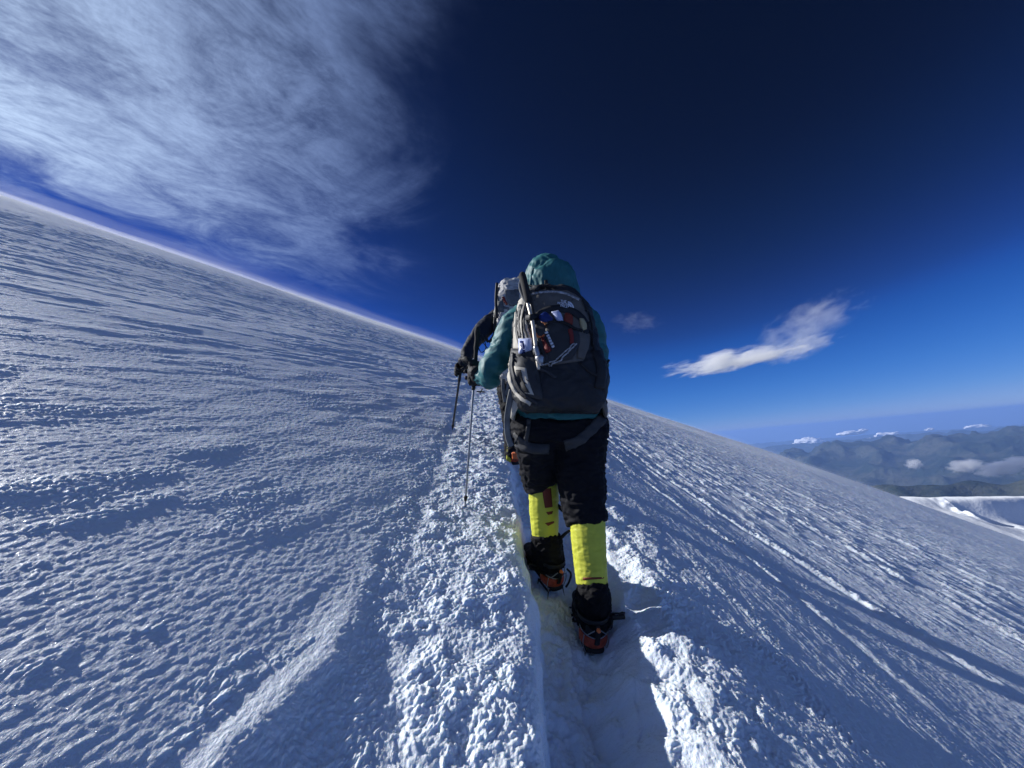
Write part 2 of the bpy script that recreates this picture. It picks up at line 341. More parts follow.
# ------------------------------------------------------------------ the mountains and valley far below
def mountains():
    az = np.radians(np.linspace(-30, 88, 1000)); r = np.geomspace(5000, 240000, 620)
    Rr, Az = np.meshgrid(r, az, indexing='ij'); X = Rr * np.sin(Az); Y = Rr * np.cos(Az)
    km = 1000.0
    def ridged(s, o, ox, g_=.55):
        t = 0; a = 1; w = 1
        for k in range(o):
            n = 1 - np.abs(ns(X / s * 2 ** k, Y / s * 2 ** k, ox + k * 2.3)) * 1.6; n = np.clip(n, 0, 1) ** 2 * w; w = np.clip(n * 1.6, 0, 1); t = t + n * a; a *= g_
        return t
    rg = ridged(3.6 * km, 7, 3, .6); rn = rg - rg.mean(); rn = rn / rn.std(); rn = np.where(rn > 1.1, 1.1 + .5 * (rn - 1.1), rn)
    deg = np.degrees(Az)
    def crest(rc, el, e):                     # heights that put the crest line at those angles under the horizon
        return np.interp(deg, el, np.tan(np.radians(e)) * rc + rc ** 2 / 1.2742e7)
    def ridge(rc, hgt, wid, nz, amp):
        d = (Rr - rc * (1 + .08 * ns(deg / 9, deg * 0, nz) + .03 * ns(deg / 2.5, deg * 0, nz + 9))) / (wid * rc)
        pr = 1 / (1 + np.abs(d) ** 1.8)
        return -3700 + (hgt + 3700) * pr + amp * rn * (.35 + .65 * pr) + .7 * amp * fbm(deg / 3, Rr / (8 * km), 2, nz + 2) * pr
    Z = -3600 + 120 * rn
    for q in (ridge(12.5 * km, crest(12.5 * km, [36, 40, 44, 48, 52, 88], [-8.4, -6.5, -5.95, -6.0, -5.6, -5.5]), .16, 1, 120),
              ridge(33 * km, crest(33 * km, [10, 30, 33, 36, 39, 44, 52, 88], [-6, -3.9, -3.4, -2.95, -2.5, -2.4, -2.05, -2.0]), .20, 2, 230),
              ridge(62 * km, crest(62 * km, [10, 30, 45, 88], [-2.6, -2.3, -1.95, -1.6]), .12, 4, 120),
              ridge(105 * km, crest(105 * km, [10, 88], [-1.75, -1.6]), .12, 6, 100),
              ridge(160 * km, crest(160 * km, [10, 88], [-1.75, -1.6]), .12, 6, 100)):
        Z = np.maximum(Z, q)
    Z = Z - Rr ** 2 / (2 * 6.371e6)
    V = np.stack([X.ravel(), Y.ravel(), Z.ravel()], 1)
    m = bpy.data.materials.new('mountain_ground'); m.use_nodes = True; g = G(m.node_tree); b = m.node_tree.nodes['Principled BSDF']
    O = g.n('ShaderNodeTexCoord').outputs['Object']
    n1 = g.noise(O, .0006, 8, .65); n2 = g.noise(O, .004, 6, .6)
    c = g.mix(g.ramp(n1, .4, .62), (.020, .032, .026, 1), (.07, .075, .06, 1)); c = g.mix(g.ramp(n2, .5, .7), c, (.03, .04, .025, 1))
    g.put(b.inputs['Base Color'], c); b.inputs['Roughness'].default_value = .9; b.inputs['Specular IOR Level'].default_value = .1
    bn = g.n('ShaderNodeBump'); bn.inputs['Distance'].default_value = 260; bn.inputs['Strength'].default_value = .8; g.put(bn.inputs['Height'], g.noise(O, .002, 8, .6)); g.put(b.inputs['Normal'], bn.outputs[0])
    tag(grid_mesh('mountains', V, 620, 1000, m), kind='structure')
mountains()

# ------------------------------------------------------------------ the air between
def haze():
    bpy_box = [(-260e3, -12e3, -9000), (260e3, -12e3, -9000), (260e3, 260e3, -9000), (-260e3, 260e3, -9000)]
    top = 300.0
    vs = bpy_box + [(x, y, top) for x, y, _ in bpy_box]
    fs = [(0, 3, 2, 1), (4, 5, 6, 7), (0, 1, 5, 4), (1, 2, 6, 5), (2, 3, 7, 6), (3, 0, 4, 7)]
    m = bpy.data.materials.new('air'); m.use_nodes = True; nt = m.node_tree; nt.nodes.clear(); g = G(nt)
    pv = g.n('ShaderNodeVolumePrincipled'); pv.inputs['Color'].default_value = (.30, .51, 1.0, 1); pv.inputs['Density'].default_value = HAZE
    pv.inputs['Anisotropy'].default_value = .1
    out = g.n('ShaderNodeOutputMaterial'); g.put(out.inputs['Volume'], pv.outputs[0])
    o = mesh_obj('haze', vs, fs, m, smooth=False); tag(o, kind='stuff')
haze()

# ------------------------------------------------------------------ snow blown off the slope, a thin moving layer near the skyline
def spindrift(r0, r1, top, dens, name):
    an = np.radians(np.linspace(-110, 110, 90)); rr = np.geomspace(r0, r1, 40); Rr, An = np.meshgrid(rr, an, indexing='ij')
    a, b = (Rr * np.sin(An)).ravel(), (Rr * np.cos(An)).ravel(); h = snow_height(a, b, False)
    e = (sst(Rr, r0, r0 * 1.8) * (1 - sst(Rr, r1 * .8, r1))).ravel(); tp = h + .02 + top * e * (.35 + .65 * sst(a, 20, -25)) * (1 + .5 * fbm(a / 14, b / 14, 4, 60))
    V0 = FOOT + np.outer(a, AW) + np.outer(b, BW); V = np.vstack([V0 + np.outer(h - .06, NW), V0 + np.outer(np.maximum(tp, h + .015), NW)])
    nr, na = Rr.shape; k = nr * na; Fc = []
    for i in range(nr - 1):
        for j in range(na - 1):
            q = i * na + j; Fc.append((q, q + 1, q + na + 1, q + na)); Fc.append((k + q, k + q + na, k + q + na + 1, k + q + 1))
    rim = list(range(na)) + [i * na + na - 1 for i in range(1, nr)] + [(nr - 1) * na + j for j in range(na - 2, -1, -1)] + [i * na for i in range(nr - 2, 0, -1)]
    for i in range(len(rim)): p, q = rim[i], rim[(i + 1) % len(rim)]; Fc.append((p, p + k, q + k, q))
    m = bpy.data.materials.new(name); m.use_nodes = True; nt = m.node_tree; nt.nodes.clear(); g = G(nt)
    pv = g.n('ShaderNodeVolumePrincipled'); pv.inputs['Color'].default_value = (.95, .97, 1, 1); pv.inputs['Density'].default_value = dens; pv.inputs['Anisotropy'].default_value = .25
    out = g.n('ShaderNodeOutputMaterial'); g.put(out.inputs['Volume'], pv.outputs[0])
    o = tag(mesh_obj('blown_snow', V, Fc, m), kind='stuff')
    bm = bmesh.new(); bm.from_mesh(o.data); bmesh.ops.recalc_face_normals(bm, faces=bm.faces); bm.to_mesh(o.data); bm.free()
spindrift(16, 110, .45, .0055, 'blown_snow_low')
spindrift(22, 100, 1.3, .0018, 'blown_snow_high')
# ------------------------------------------------------------------ clouds
def cloud_mat(name, dens, scale, lo, hi, col=(1, 1, 1), aniso=0.3, stretch=(1, 1, 1), emit=0):
    m = bpy.data.materials.new(name); m.use_nodes = True; nt = m.node_tree; nt.nodes.clear(); g = G(nt)
    O = g.n('ShaderNodeTexCoord').outputs['Generated']
    c = g.v('SUBTRACT', O, (.5, .5, .5)); L = g.v('LENGTH', c, out=1)
    n = g.noise(g.v('MULTIPLY', O, stretch), scale, 6, .62, .4)
    d = g.ramp(g.m('SUBTRACT', n, g.m('MULTIPLY', g.m('POWER', g.m('MULTIPLY', L, 2.0), 2.0), .42)), lo, hi)
    pv = g.n('ShaderNodeVolumePrincipled'); pv.inputs['Color'].default_value = (*col, 1); pv.inputs['Anisotropy'].default_value = aniso
    g.put(pv.inputs['Density'], g.m('MULTIPLY', d, dens))
    out = g.n('ShaderNodeOutputMaterial'); g.put(out.inputs['Volume'], pv.outputs[0])
    m.cycles.volume_sampling = 'MULTIPLE_IMPORTANCE'
    return m
def puff(px, py, dist, wpx, hpx, m, name='cloud', seed=0, label=None, group=None, flat=.6, tilt=0.0):
    """a lumpy closed cloud body of its own size, dist metres out"""
    r = np.random.default_rng(seed); c = np.array(P(px, py, dist)); w = wpx / F * dist / 2; h = hpx / F * dist / 2
    bm = bmesh.new(); bmesh.ops.create_icosphere(bm, subdivisions=5, radius=1)
    v = np.array([x.co[:] for x in bm.verts])
    o1, o2, o3 = r.uniform(0, 50, 3)
    n = ns(v[:, 0] * 2 + o1, v[:, 1] * 2 + v[:, 2] * 1.3 + o2) * .5 + ns(v[:, 0] * 4.5 + v[:, 1] * 3 + o2, v[:, 2] * 4.5 + o3) * .3 + ns(v[:, 0] * 10 + o3, v[:, 2] * 10 + v[:, 1] * 6) * .15
    v = v * (1 + n[:, None] * .6)
    v[:, 2] = np.where(v[:, 2] < 0, v[:, 2] * flat, v[:, 2])
    rt = W((1, 0, 0)); rt = nrm(rt * [1, 1, 0]); fw = np.array([-rt[1], rt[0], 0.])
    rt2 = rt * math.cos(tilt) + np.array([0, 0, 1.]) * math.sin(tilt); up2 = np.array([0, 0, 1.]) * math.cos(tilt) - rt * math.sin(tilt)
    o = bpy.data.objects.new(name, bpy.data.meshes.new(name)); COL.objects.link(o)
    for x, q in zip(bm.verts, v): x.co = (q[0] * w, q[1] * w * .7, q[2] * h)
    bm.to_mesh(o.data); bm.free(); o.data.polygons.foreach_set('use_smooth', [True] * len(o.data.polygons))
    o.data.materials.append(m)
    o.matrix_world = Matrix([[rt2[0], fw[0], up2[0], c[0]], [rt2[1], fw[1], up2[1], c[1]], [rt2[2], fw[2], up2[2], c[2]], [0, 0, 0, 1]])
    tag(o, label, 'cloud', group)
    return o
m1 = cloud_mat('wisp_vapour', .0034, 4.2, .34, .62, stretch=(2.0, 1, 1.0), aniso=0)
m2 = cloud_mat('thin_vapour', .00035, 5.5, .34, .62, stretch=(1.6, 1, 1.2), aniso=0)
puff(730, 366, 12000, 168, 30, m1, seed=4, tilt=math.radians(3), flat=.5, label='brightest white wispy cloud in the blue sky right of the climbers')
puff(800, 350, 12600, 88, 28, cloud_mat('ragged_vapour', .0008, 5.0, .34, .60, stretch=(1.6, 1, 1.2), aniso=0), seed=9, tilt=math.radians(14), flat=.8, label='smaller ragged cloud wisp touching the upper right of the brightest wisp')
puff(812, 324, 13600, 150, 62, m2, seed=12, tilt=math.radians(26), flat=.9, label='faint bluish veil of cloud drifting above the brightest wisp')
puff(634, 324, 14000, 66, 26, cloud_mat('faint_vapour', .00018, 5.5, .34, .62, stretch=(1.6, 1, 1.2), aniso=0), seed=21, flat=.8, tilt=math.radians(-8), label='faint small cloud wisp just right of the front climber\'s shoulder')
m3 = cloud_mat('valley_vapour', .012, 4.6, .28, .52, stretch=(1.6, 1, 1))
G3 = 'small clouds floating over the valley'
puff(914, 466, 9500, 20, 15, m3, seed=31, label='small round white cloud floating alone before the dark blue massif', group=G3)
puff(968, 468, 9500, 40, 20, m3, seed=32, label='ragged white cloud over the dark near ridge, left of the longer cloud bank', group=G3)
puff(1006, 470, 9800, 56, 22, m3, seed=33, tilt=math.radians(12), label='long white cloud bank over the near ridge at the right edge', group=G3)
m4 = mat('far_cloud', (.86, .88, .92), 1, 0)
G4 = 'far cumulus clouds along the horizon'
far = [(811, 447, 26, 9, 'bright lumpy far cumulus bank behind the left end of the massif'), (797, 450, 16, 5, 'low flat far cumulus touching the snow skyline'),
       (850, 434, 18, 3, 'thin far cumulus on the horizon, leftmost of the horizon row'), (863, 431, 7, 2.4, 'small far cumulus second from left in the horizon row'), (889, 438, 20, 6, 'bright far cumulus just above the middle of the massif crest'),
       (870, 442, 6, 4, 'tiny far cumulus dot on the massif crest'), (930, 430, 6, 2, 'tiny far cumulus over the right half of the massif'), (978, 427, 17, 2.4, 'thin far cumulus sliver near the right edge of the horizon')]
for k, (x, y, w_, h_, lb) in enumerate(far):
    puff(x, y, 52000 if k != 5 else 46000, w_ * 1.25, h_ * 1.9, m4, seed=50 + k, label=lb, group=G4, flat=.35)
# ------------------------------------------------------------------ tools for bodies, cloth and gear
from mathutils.bvhtree import BVHTree
def empty(name, loc, label, cat, group=None):
    o = bpy.data.objects.new(name, None); o.empty_display_size = .2; COL.objects.link(o); o.location = loc
    bpy.context.view_layer.update(); return tag(o, label, cat, group)
def resample(A, sub):
    A = np.asarray(A, float); n = len(A)
    if n < 3: t = np.linspace(0, 1, sub + 1)[:, None]; return A[0] * (1 - t) + A[-1] * t
    E = np.vstack([2 * A[0] - A[1], A, 2 * A[-1] - A[-2]]); out = []
    for i in range(n - 1):
        p0, p1, p2, p3 = E[i:i + 4]
        for k in range(sub):
            t = k / sub; out.append(.5 * (2 * p1 + (p2 - p0) * t + (2 * p0 - 5 * p1 + 4 * p2 - p3) * t * t + (3 * p1 - p0 - 3 * p2 + p3) * t ** 3))
    out.append(A[-1]); return np.array(out)
def tube(pts, rads, side=(1, 0, 0), n=16, sub=4, cap=True, sq=2.0):
    """verts, faces of a smooth tapered tube; rads = r or (r_side, r_other)"""
    p = np.array([tuple(q) for q in pts], float); r = np.array([(q, q) if np.isscalar(q) else q for q in rads], float)
    if len(r) == 1: r = np.repeat(r, len(p), 0)
    Q = resample(np.hstack([p, r]), sub); p, r = Q[:, :3], np.maximum(Q[:, 3:], 1e-4)
    T = np.gradient(p, axis=0); T /= np.linalg.norm(T, axis=1)[:, None] + 1e-12
    if cap:
        a = np.array([.35, .7, .92, .999]); k0 = [(p[0] - T[0] * r[0].min() * x, r[0] * math.sqrt(1 - x * x), T[0]) for x in a[::-1]]
        k1 = [(p[-1] + T[-1] * r[-1].min() * x, r[-1] * math.sqrt(1 - x * x), T[-1]) for x in a]
        p = np.vstack([[q[0] for q in k0], p, [q[0] for q in k1]]); T = np.vstack([[q[2] for q in k0], T, [q[2] for q in k1]]); r = np.vstack([[q[1] for q in k0], r, [q[1] for q in k1]])
    S = np.asarray(side, float); V = []; prev = None
    for i in range(len(p)):
        s = S - T[i] * S.dot(T[i])
        if np.linalg.norm(s) < .15: s = prev if prev is not None else np.cross(T[i], (0.3, .9, .2)); s = s - T[i] * s.dot(T[i])
        s = nrm(s); prev = s; o = np.cross(T[i], s)
        th = np.linspace(0, 2 * np.pi, n, endpoint=False); c, q = np.cos(th), np.sin(th)
        c = np.sign(c) * np.abs(c) ** (2 / sq); q = np.sign(q) * np.abs(q) ** (2 / sq)
        V.append(p[i] + np.outer(c * r[i, 0], s) + np.outer(q * r[i, 1], o))
    m_ = len(p); V = np.vstack(V); Fc = [(i * n + j, i * n + (j + 1) % n, (i + 1) * n + (j + 1) % n, (i + 1) * n + j) for i in range(m_ - 1) for j in range(n)]
    Fc.append(tuple(range(n))[::-1]); Fc.append(tuple(range((m_ - 1) * n, m_ * n))); return V, Fc
def merge(L):
    V, Fc, k = [], [], 0
    for v, f in L: V.append(v); Fc += [tuple(i + k for i in q) for q in f]; k += len(v)
    return np.vstack(V), Fc
def tubes(name, L, m, parent, **k): V, Fc = merge([tube(*a) if isinstance(a, tuple) and not isinstance(a[0], np.ndarray) else a for a in L]); return mesh_obj(name, V, Fc, m, parent)
def n3(v, s, o=0.0):
    x, y, z = (v / s).T; return (ns(x + z * .37, y + z * .61, o) + ns(y - x * .43, z + x * .29, o + 5) + ns(z - y * .51, x + y * .33, o + 9)) * .75
def union(name, L, voxel, m, parent, smooth=4, disp=None):
    V, Fc = merge(L); me = bpy.data.meshes.new('tmp'); me.from_pydata(V.tolist(), [], Fc); me.update()
    t = bpy.data.objects.new('tmp', me); COL.objects.link(t)
    md = t.modifiers.new('r', 'REMESH'); md.mode = 'VOXEL'; md.voxel_size = voxel
    if smooth: ms = t.modifiers.new('s', 'SMOOTH'); ms.factor = .5; ms.iterations = smooth
    dg = bpy.context.evaluated_depsgraph_get(); me2 = bpy.data.meshes.new_from_object(t.evaluated_get(dg)); bpy.data.objects.remove(t)
    me2.name = name
    if disp:
        n = len(me2.vertices); co = np.empty(n * 3); no = np.empty(n * 3); me2.vertices.foreach_get('co', co); me2.vertices.foreach_get('normal', no)
        co = co.reshape(-1, 3); no = no.reshape(-1, 3); co = co + no * disp(co, no)[:, None]; me2.vertices.foreach_set('co', co.ravel()); me2.update()
    me2.polygons.foreach_set('use_smooth', [True] * len(me2.polygons)); me2.materials.clear(); me2.materials.append(m)
    o = bpy.data.objects.new(name, me2); COL.objects.link(o)
    if parent: o.parent = parent; o.matrix_parent_inverse = parent.matrix_world.inverted()
    return o
def folds(amp, s, o, ax=None, k=3.0):
    """sharp cloth creases; ax = direction along which they are squeezed together"""
    def f(v, no):
        q = v.copy()
        if ax is not None: a = nrm(ax); q = q + np.outer(q @ a, a) * (k - 1)
        w_ = q + .4 * s * np.stack([n3(q, s * 1.6, o + 1), n3(q, s * 1.6, o + 2), n3(q, s * 1.6, o + 3)], 1)
        r = 1 - np.abs(n3(w_, s, o)) * 1.8; r2 = 1 - np.abs(n3(w_, s * .45, o + 7)) * 1.8
        return amp * (r * .7 + .35 * r2 + .5 * n3(q, s * 2.2, o + 4) - .4)
    return f
class Cast:
    def __init__(s, *obs):
        V, Fc, k = [], [], 0
        for o in obs:
            V += [v.co[:] for v in o.data.vertices]; Fc += [tuple(i + k for i in p.vertices) for p in o.data.polygons]; k = len(V)
        s.t = BVHTree.FromPolygons(V, Fc)
    def __call__(s, x, y):
        d = (P(x, y, 1) - Vector(CAM)).normalized(); h = s.t.ray_cast(Vector(CAM), d)
        if h[0] is None: q = s.t.find_nearest(Vector(CAM) + d * 1.78); h = q
        n = h[1]
        if n.dot(d) > 0: n = -n
        return np.array(h[0]), np.array(n)
def patch(name, Lp, Rp, cs, m, parent, nu=10, nv=14, lift=.002, th=.004, dome=0.0):
    Lp = resample([(*q, 0) for q in Lp], 8)[:, :2]; Rp = resample([(*q, 0) for q in Rp], 8)[:, :2]
    tl = np.linspace(0, 1, nv); L_ = np.stack([np.interp(tl, np.linspace(0, 1, len(Lp)), Lp[:, k]) for k in (0, 1)], 1); R_ = np.stack([np.interp(tl, np.linspace(0, 1, len(Rp)), Rp[:, k]) for k in (0, 1)], 1)
    top, bot = [], []
    for i in range(nv):
        for j in range(nu):
            u = j / (nu - 1); q = L_[i] * (1 - u) + R_[i] * u; p, n = cs(*q)
            e = 4 * u * (1 - u) * 4 * tl[i] * (1 - tl[i]); e = e ** .5
            top.append(p + n * (lift + th + dome * e)); bot.append(p - n * .004)
    k = nu * nv; Fc = []
    for i in range(nv - 1):
        for j in range(nu - 1):
            a = i * nu + j; Fc.append((a, a + 1, a + nu + 1, a + nu)); Fc.append((k + a, k + a + nu, k + a + nu + 1, k + a + 1))
    rim = [j for j in range(nu)] + [i * nu + nu - 1 for i in range(1, nv)] + [(nv - 1) * nu + j for j in range(nu - 2, -1, -1)] + [i * nu for i in range(nv - 2, 0, -1)]
    for i in range(len(rim)): a, b = rim[i], rim[(i + 1) % len(rim)]; Fc.append((a, a + k, b + k, b))
    return mesh_obj(name, np.array(top + bot), Fc, m, parent)
def band(name, path, wpx, cs, m, parent, lift=.002, th=.003, sub=6, nu=4):
    Q = resample([(*q, 0) for q in path], sub)[:, :2]; T = np.gradient(Q, axis=0); T /= np.linalg.norm(T, axis=1)[:, None]; N_ = np.stack([-T[:, 1], T[:, 0]], 1) * wpx / 2
    w_ = np.asarray(wpx); return patch(name, (Q - N_).tolist(), (Q + N_).tolist(), cs, m, parent, nu=nu, nv=len(Q), lift=lift, th=th)
def cord(name, path, r, cs, m, parent, lift=.003, sub=6):
    Q = resample([(*q, 0) for q in path], sub)[:, :2]; V = []
    for q in Q: p, n = cs(*q); V.append(p + n * (lift + r))
    return tubes(name, [tube(V, [r], n=8, sub=1)], m, parent)

def cloth(name, col, rough=.75, sc=260, st=.35, var=.12, sheen=.0, spec=.25, vs=14):
    return mat(name, col, rough, spec, bump=(sc, st, .0012), var=var, vscale=vs, sheen=sheen)
M = dict(
    teal=cloth('teal_shell_fabric', (.014, .120, .135), .58, spec=.35), navy=cloth('navy_shell_fabric', (.010, .014, .026), .65, spec=.15),
    black=cloth('black_softshell', (.008, .0085, .012), .8, spec=.14), loop=cloth('harness_webbing', (.045, .047, .052), .7),
    yellow=cloth('yellow_gaiter_nylon', (.52, .54, .06), .5, var=.05), stripe=cloth('rust_print', (.16, .035, .02), .6), gaiter=cloth('black_gaiter', (.006, .006, .008), .75, spec=.12, var=.25),
    glove=cloth('black_glove', (.018, .018, .020), .7, 120, .6), skin=mat('skin', (.45, .26, .18), .5), hair=mat('dark_hair', (.02, .014, .01), .6),
    rubber=mat('black_rubber', (.012, .012, .013), .6, bump=(90, .4, .002)), bootup=mat('boot_fabric', (.018, .019, .022), .6, var=.3, vscale=40), rand=mat('orange_red_rand', (.36, .055, .025), .45, var=.3, vscale=60),
    steel=mat('steel', (.33, .34, .36), .35, metal=.9), dsteel=mat('dark_steel', (.05, .05, .055), .4, metal=.8), orange=mat('orange_plastic', (.65, .16, .05), .45),
    packdk=cloth('charcoal_ripstop', (.020, .022, .027), .6), packgr=cloth('grey_pack_fabric', (.105, .10, .094), .65), packlt=cloth('taupe_pack_fabric', (.42, .40, .35), .7),
    packmid=cloth('dark_grey_pack_fabric', (.036, .038, .043), .6), web=mat('black_webbing', (.014, .014, .016), .6, bump=(400, .5, .001)), cord=mat('grey_cord', (.33, .34, .36), .7, bump=(500, .8, .002), var=.5, vscale=90),
    white=mat('white_print', (.62, .66, .74), .6), blue=cloth('blue_plastic_wrapper', (.012, .028, .14), .35), pale=cloth('pale_wrapper', (.42, .47, .68), .4), rust=cloth('rust_wrapper', (.17, .028, .018), .5),
    brown=cloth('orange_brown_wrapper', (.25, .09, .03), .5), tan=cloth('tan_wrapper', (.40, .35, .20), .6), red=mat('dark_red_strap', (.17, .022, .02), .6),
    shaft=mat('pale_aluminium', (.55, .50, .42), .4, metal=.3), dshaft=mat('black_shaft', (.016, .016, .018), .35, spec=.5), gshaft=mat('grey_shaft', (.32, .33, .35), .35, metal=.6),
    foam=mat('grip_foam', (.02, .02, .022), .85, bump=(150, .5, .001)), lpack=cloth('pale_grey_pack_fabric', (.40, .40, .40), .7, var=.3, vs=30), lpdk=cloth('mid_grey_pack_fabric', (.12, .13, .14), .7, var=.3), lime=mat('lime_piping', (.30, .42, .06), .6))
RT = W((1, 0, 0)); FW = nrm(BW); WUP = np.array([0, 0, 1.])

# ------------------------------------------------------------------ boots with crampons
def boot(heel, fwd, up, parent, s=1.0, roll=0.0):
    f = nrm(fwd); up = nrm(np.asarray(up) - f * np.dot(up, f)); r = np.cross(f, up); heel = np.asarray(heel, float)
    def L(x, y, z): return heel + (r * x + f * y + up * z) * s
    o = union('boot', [tube([L(0, .035, .055), L(0, .10, .055), L(0, .19, .045), L(.0, .265, .035)], [(.042, .045), (.043, .047), (.049, .040), (.038, .028)], side=r, n=20),
                       tube([L(0, .055, .05), L(0, .06, .09), L(0, .06, .12)], [(.043, .050), (.043, .050), (.042, .048)], side=r, n=20, cap=False)], .0045, M['bootup'], parent, 3, folds(.003, .03, 3))
    V, Fc = tube([L(0, .0, .0), L(0, .06, .0), L(0, .14, .0), L(.0, .22, .0), L(0, .30, .004)], [(.034, .014), (.040, .014), (.038, .014), (.050, .014), (.026, .012)], side=r, n=20, sq=3)
    V2, F2 = tube([L(0, .275, .028), L(0, .30, .022)], [(.034, .020), (.026, .014)], side=r, n=16)
    so_ = mesh_obj('sole', *merge([(V, Fc), (V2, F2)]), M['rubber'], o)
    a = np.linspace(-2.35, 2.35, 17)                                # heel rand: a band round the heel cup
    for q, z, rr in ((0, .028, .022),):
        hr = tubes('heel_rand', [tube([L(.043 * math.sin(t), .046 - .047 * math.cos(t), z + .002 * math.cos(3 * t)) for t in a], [(.006, rr)], side=tuple(r * 0 + up), n=10, sub=2) if False else tube([L(.046 * math.sin(t), .044 - .051 * math.cos(t), z) for t in a], [(rr, .007)], side=tuple(up), n=10, sub=2)], M['rand'], o)
    # crampon: two frames, linking bar, heel lever, wire bails, twelve points
    cr = []
    bar = lambda A, B, w_=.006, h=.003: tube([L(*A), L(*B)], [(w_, h)], side=tuple(r), n=8, sub=1)
    z = -.020
    for A, B in (((-.034, .02, z), (-.034, .10, z)), ((.034, .02, z), (.034, .10, z)), ((-.034, .02, z), (.034, .02, z)), ((-.034, .10, z), (.034, .10, z)), ((0, .10, z), (0, .18, z)),
                 ((-.044, .18, z), (-.04, .27, z)), ((.044, .18, z), (.04, .27, z)), ((-.044, .18, z), (.044, .18, z)), ((-.04, .25, z), (.04, .25, z))): cr.append(bar(A, B))
    for x, y, dx, dy in ((-.036, .012, -.006, -.008), (.036, .012, .006, -.008), (-.036, .10, -.006, 0), (.036, .10, .006, 0), (-.047, .18, -.006, 0), (.047, .18, .006, 0), (-.045, .23, -.006, .004), (.045, .23, .006, .004), (-.03, .27, 0, .02), (.03, .27, 0, .02), (-.02, .285, 0, .035), (.02, .285, 0, .035)):
        cr.append(tube([L(x, y, z + .004), L(x + dx, y + dy, z - .034)], [(.007, .0025), (.0012, .001)], side=tuple(f), n=6, sub=1))
    co = tubes('crampon', cr, M['dsteel'], o)
    a = np.linspace(-1.9, 1.9, 13)
    wires = [tube([L(.050 * math.sin(t), .036 - .050 * math.cos(t), .064 - .012 * math.cos(t) ** 2) for t in a], [.0022], n=6, sub=2), tube([L(-.036, -.008, .062), L(-.012, -.020, .085)], [.0022], n=6), tube([L(.036, -.008, .062), L(.012, -.020, .085)], [.0022], n=6),
             tube([L(-.034, .01, -.018), L(-.046, .005, .02), L(-.044, .0, .058)], [.0022], n=6), tube([L(.034, .01, -.018), L(.046, .005, .02), L(.044, .0, .058)], [.0022], n=6)]
    tubes('heel_bail', wires, M['steel'], o)
    tubes('heel_lever', [tube([L(0, -.012, .03), L(0, -.022, .06), L(0, -.020, .10)], [(.012, .005), (.010, .005), (.009, .004)], side=tuple(r), n=8)], M['rubber'], o)
    tubes('lever_button', [tube([L(0, -.027, .093), L(0, -.033, .094)], [.0085, .0075], n=12, sub=1)], M['orange'], o)
    tubes('ankle_strap', [tube([L(.056 * math.sin(t), .052 - .062 * math.cos(t), .105) for t in np.linspace(-3.1, 3.1, 20)], [(.009, .0025)], side=tuple(up), n=8, sub=1)], M['web'], o)
    return o

def grip_hand(name, c, axis, towrist, m, parent, wrist, s=1.0, sgn=1):
    """gloved hand closed round a shaft: palm, four unequal fingers, thumb crossing them"""
    u = nrm(axis); t = np.asarray(towrist, float); t = nrm(t - u * t.dot(u)); v = np.cross(u, t) * sgn; c = np.asarray(c, float)
    A = lambda th, R, h: c + (t * math.cos(th) + v * math.sin(th)) * R * s + u * h * s
    L = [tube([A(0, .034, .034), A(0, .036, .0), A(0, .034, -.036)], [(.022, .026), (.024, .030), (.020, .026)], side=tuple(t), n=14)]
    L.append(tube([A(0, .040, 0), A(.05, .075, -.004), wrist], [(.030, .026), (.034, .030), (.042, .040)], side=tuple(u), n=16))
    for h, ln, r in ((.036, 3.5, .0125), (.013, 3.9, .0135), (-.011, 3.7, .013), (-.034, 3.1, .0115)):
        L.append(tube([A(.5 + (ln - .5) * q, .031 + .004 * math.sin(3 * q), h - .004 * q) for q in np.linspace(0, 1, 6)], [r, r, r * .97, r * .92, r * .88, r * .8], n=10, sub=2))
    L.append(tube([A(-.15, .045, .030), A(-.75, .040, .046), A(-1.5, .034, .050), A(-2.3, .033, .044)], [.017, .015, .0135, .011], n=10, sub=3))
    return union(name, L, .0036, m, parent, 2, folds(.0022, .018, 2))

# ------------------------------------------------------------------ the climber in the teal jacket
def v3(p): return np.array(p)
GR, GL = P(595, 652, 1.60), P(551, 592, 1.95)
A1 = empty('person', P(572, 622, 1.76), 'climber seen from behind in teal hooded jacket, black trousers and yellow gaiters', 'person')
hip = v3(P(560, 432, 1.88)); chest = v3(P(553, 345, 2.06)); neck = v3(P(551, 306, 2.14)); head = v3(P(550, 288, 2.19))
sL, eL, wL = P(518, 322, 2.07), P(490, 372, 2.03), P(485, 376, 2.06)
sR, eR, wR = P(586, 322, 2.09), P(596, 376, 2.14), P(572, 378, 2.36)
kL, kR = P(541, 488, 1.98), P(583, 512, 1.83)
aL, aR = v3(GL) + WUP * .14 + FW * .05, v3(GR) + WUP * .14 + FW * .05
def limb(ps, rs, **k): return tube(ps, rs, side=k.pop('side', tuple(RT)), n=18, **k)
HF = nrm(FW * .97 - WUP * .12)
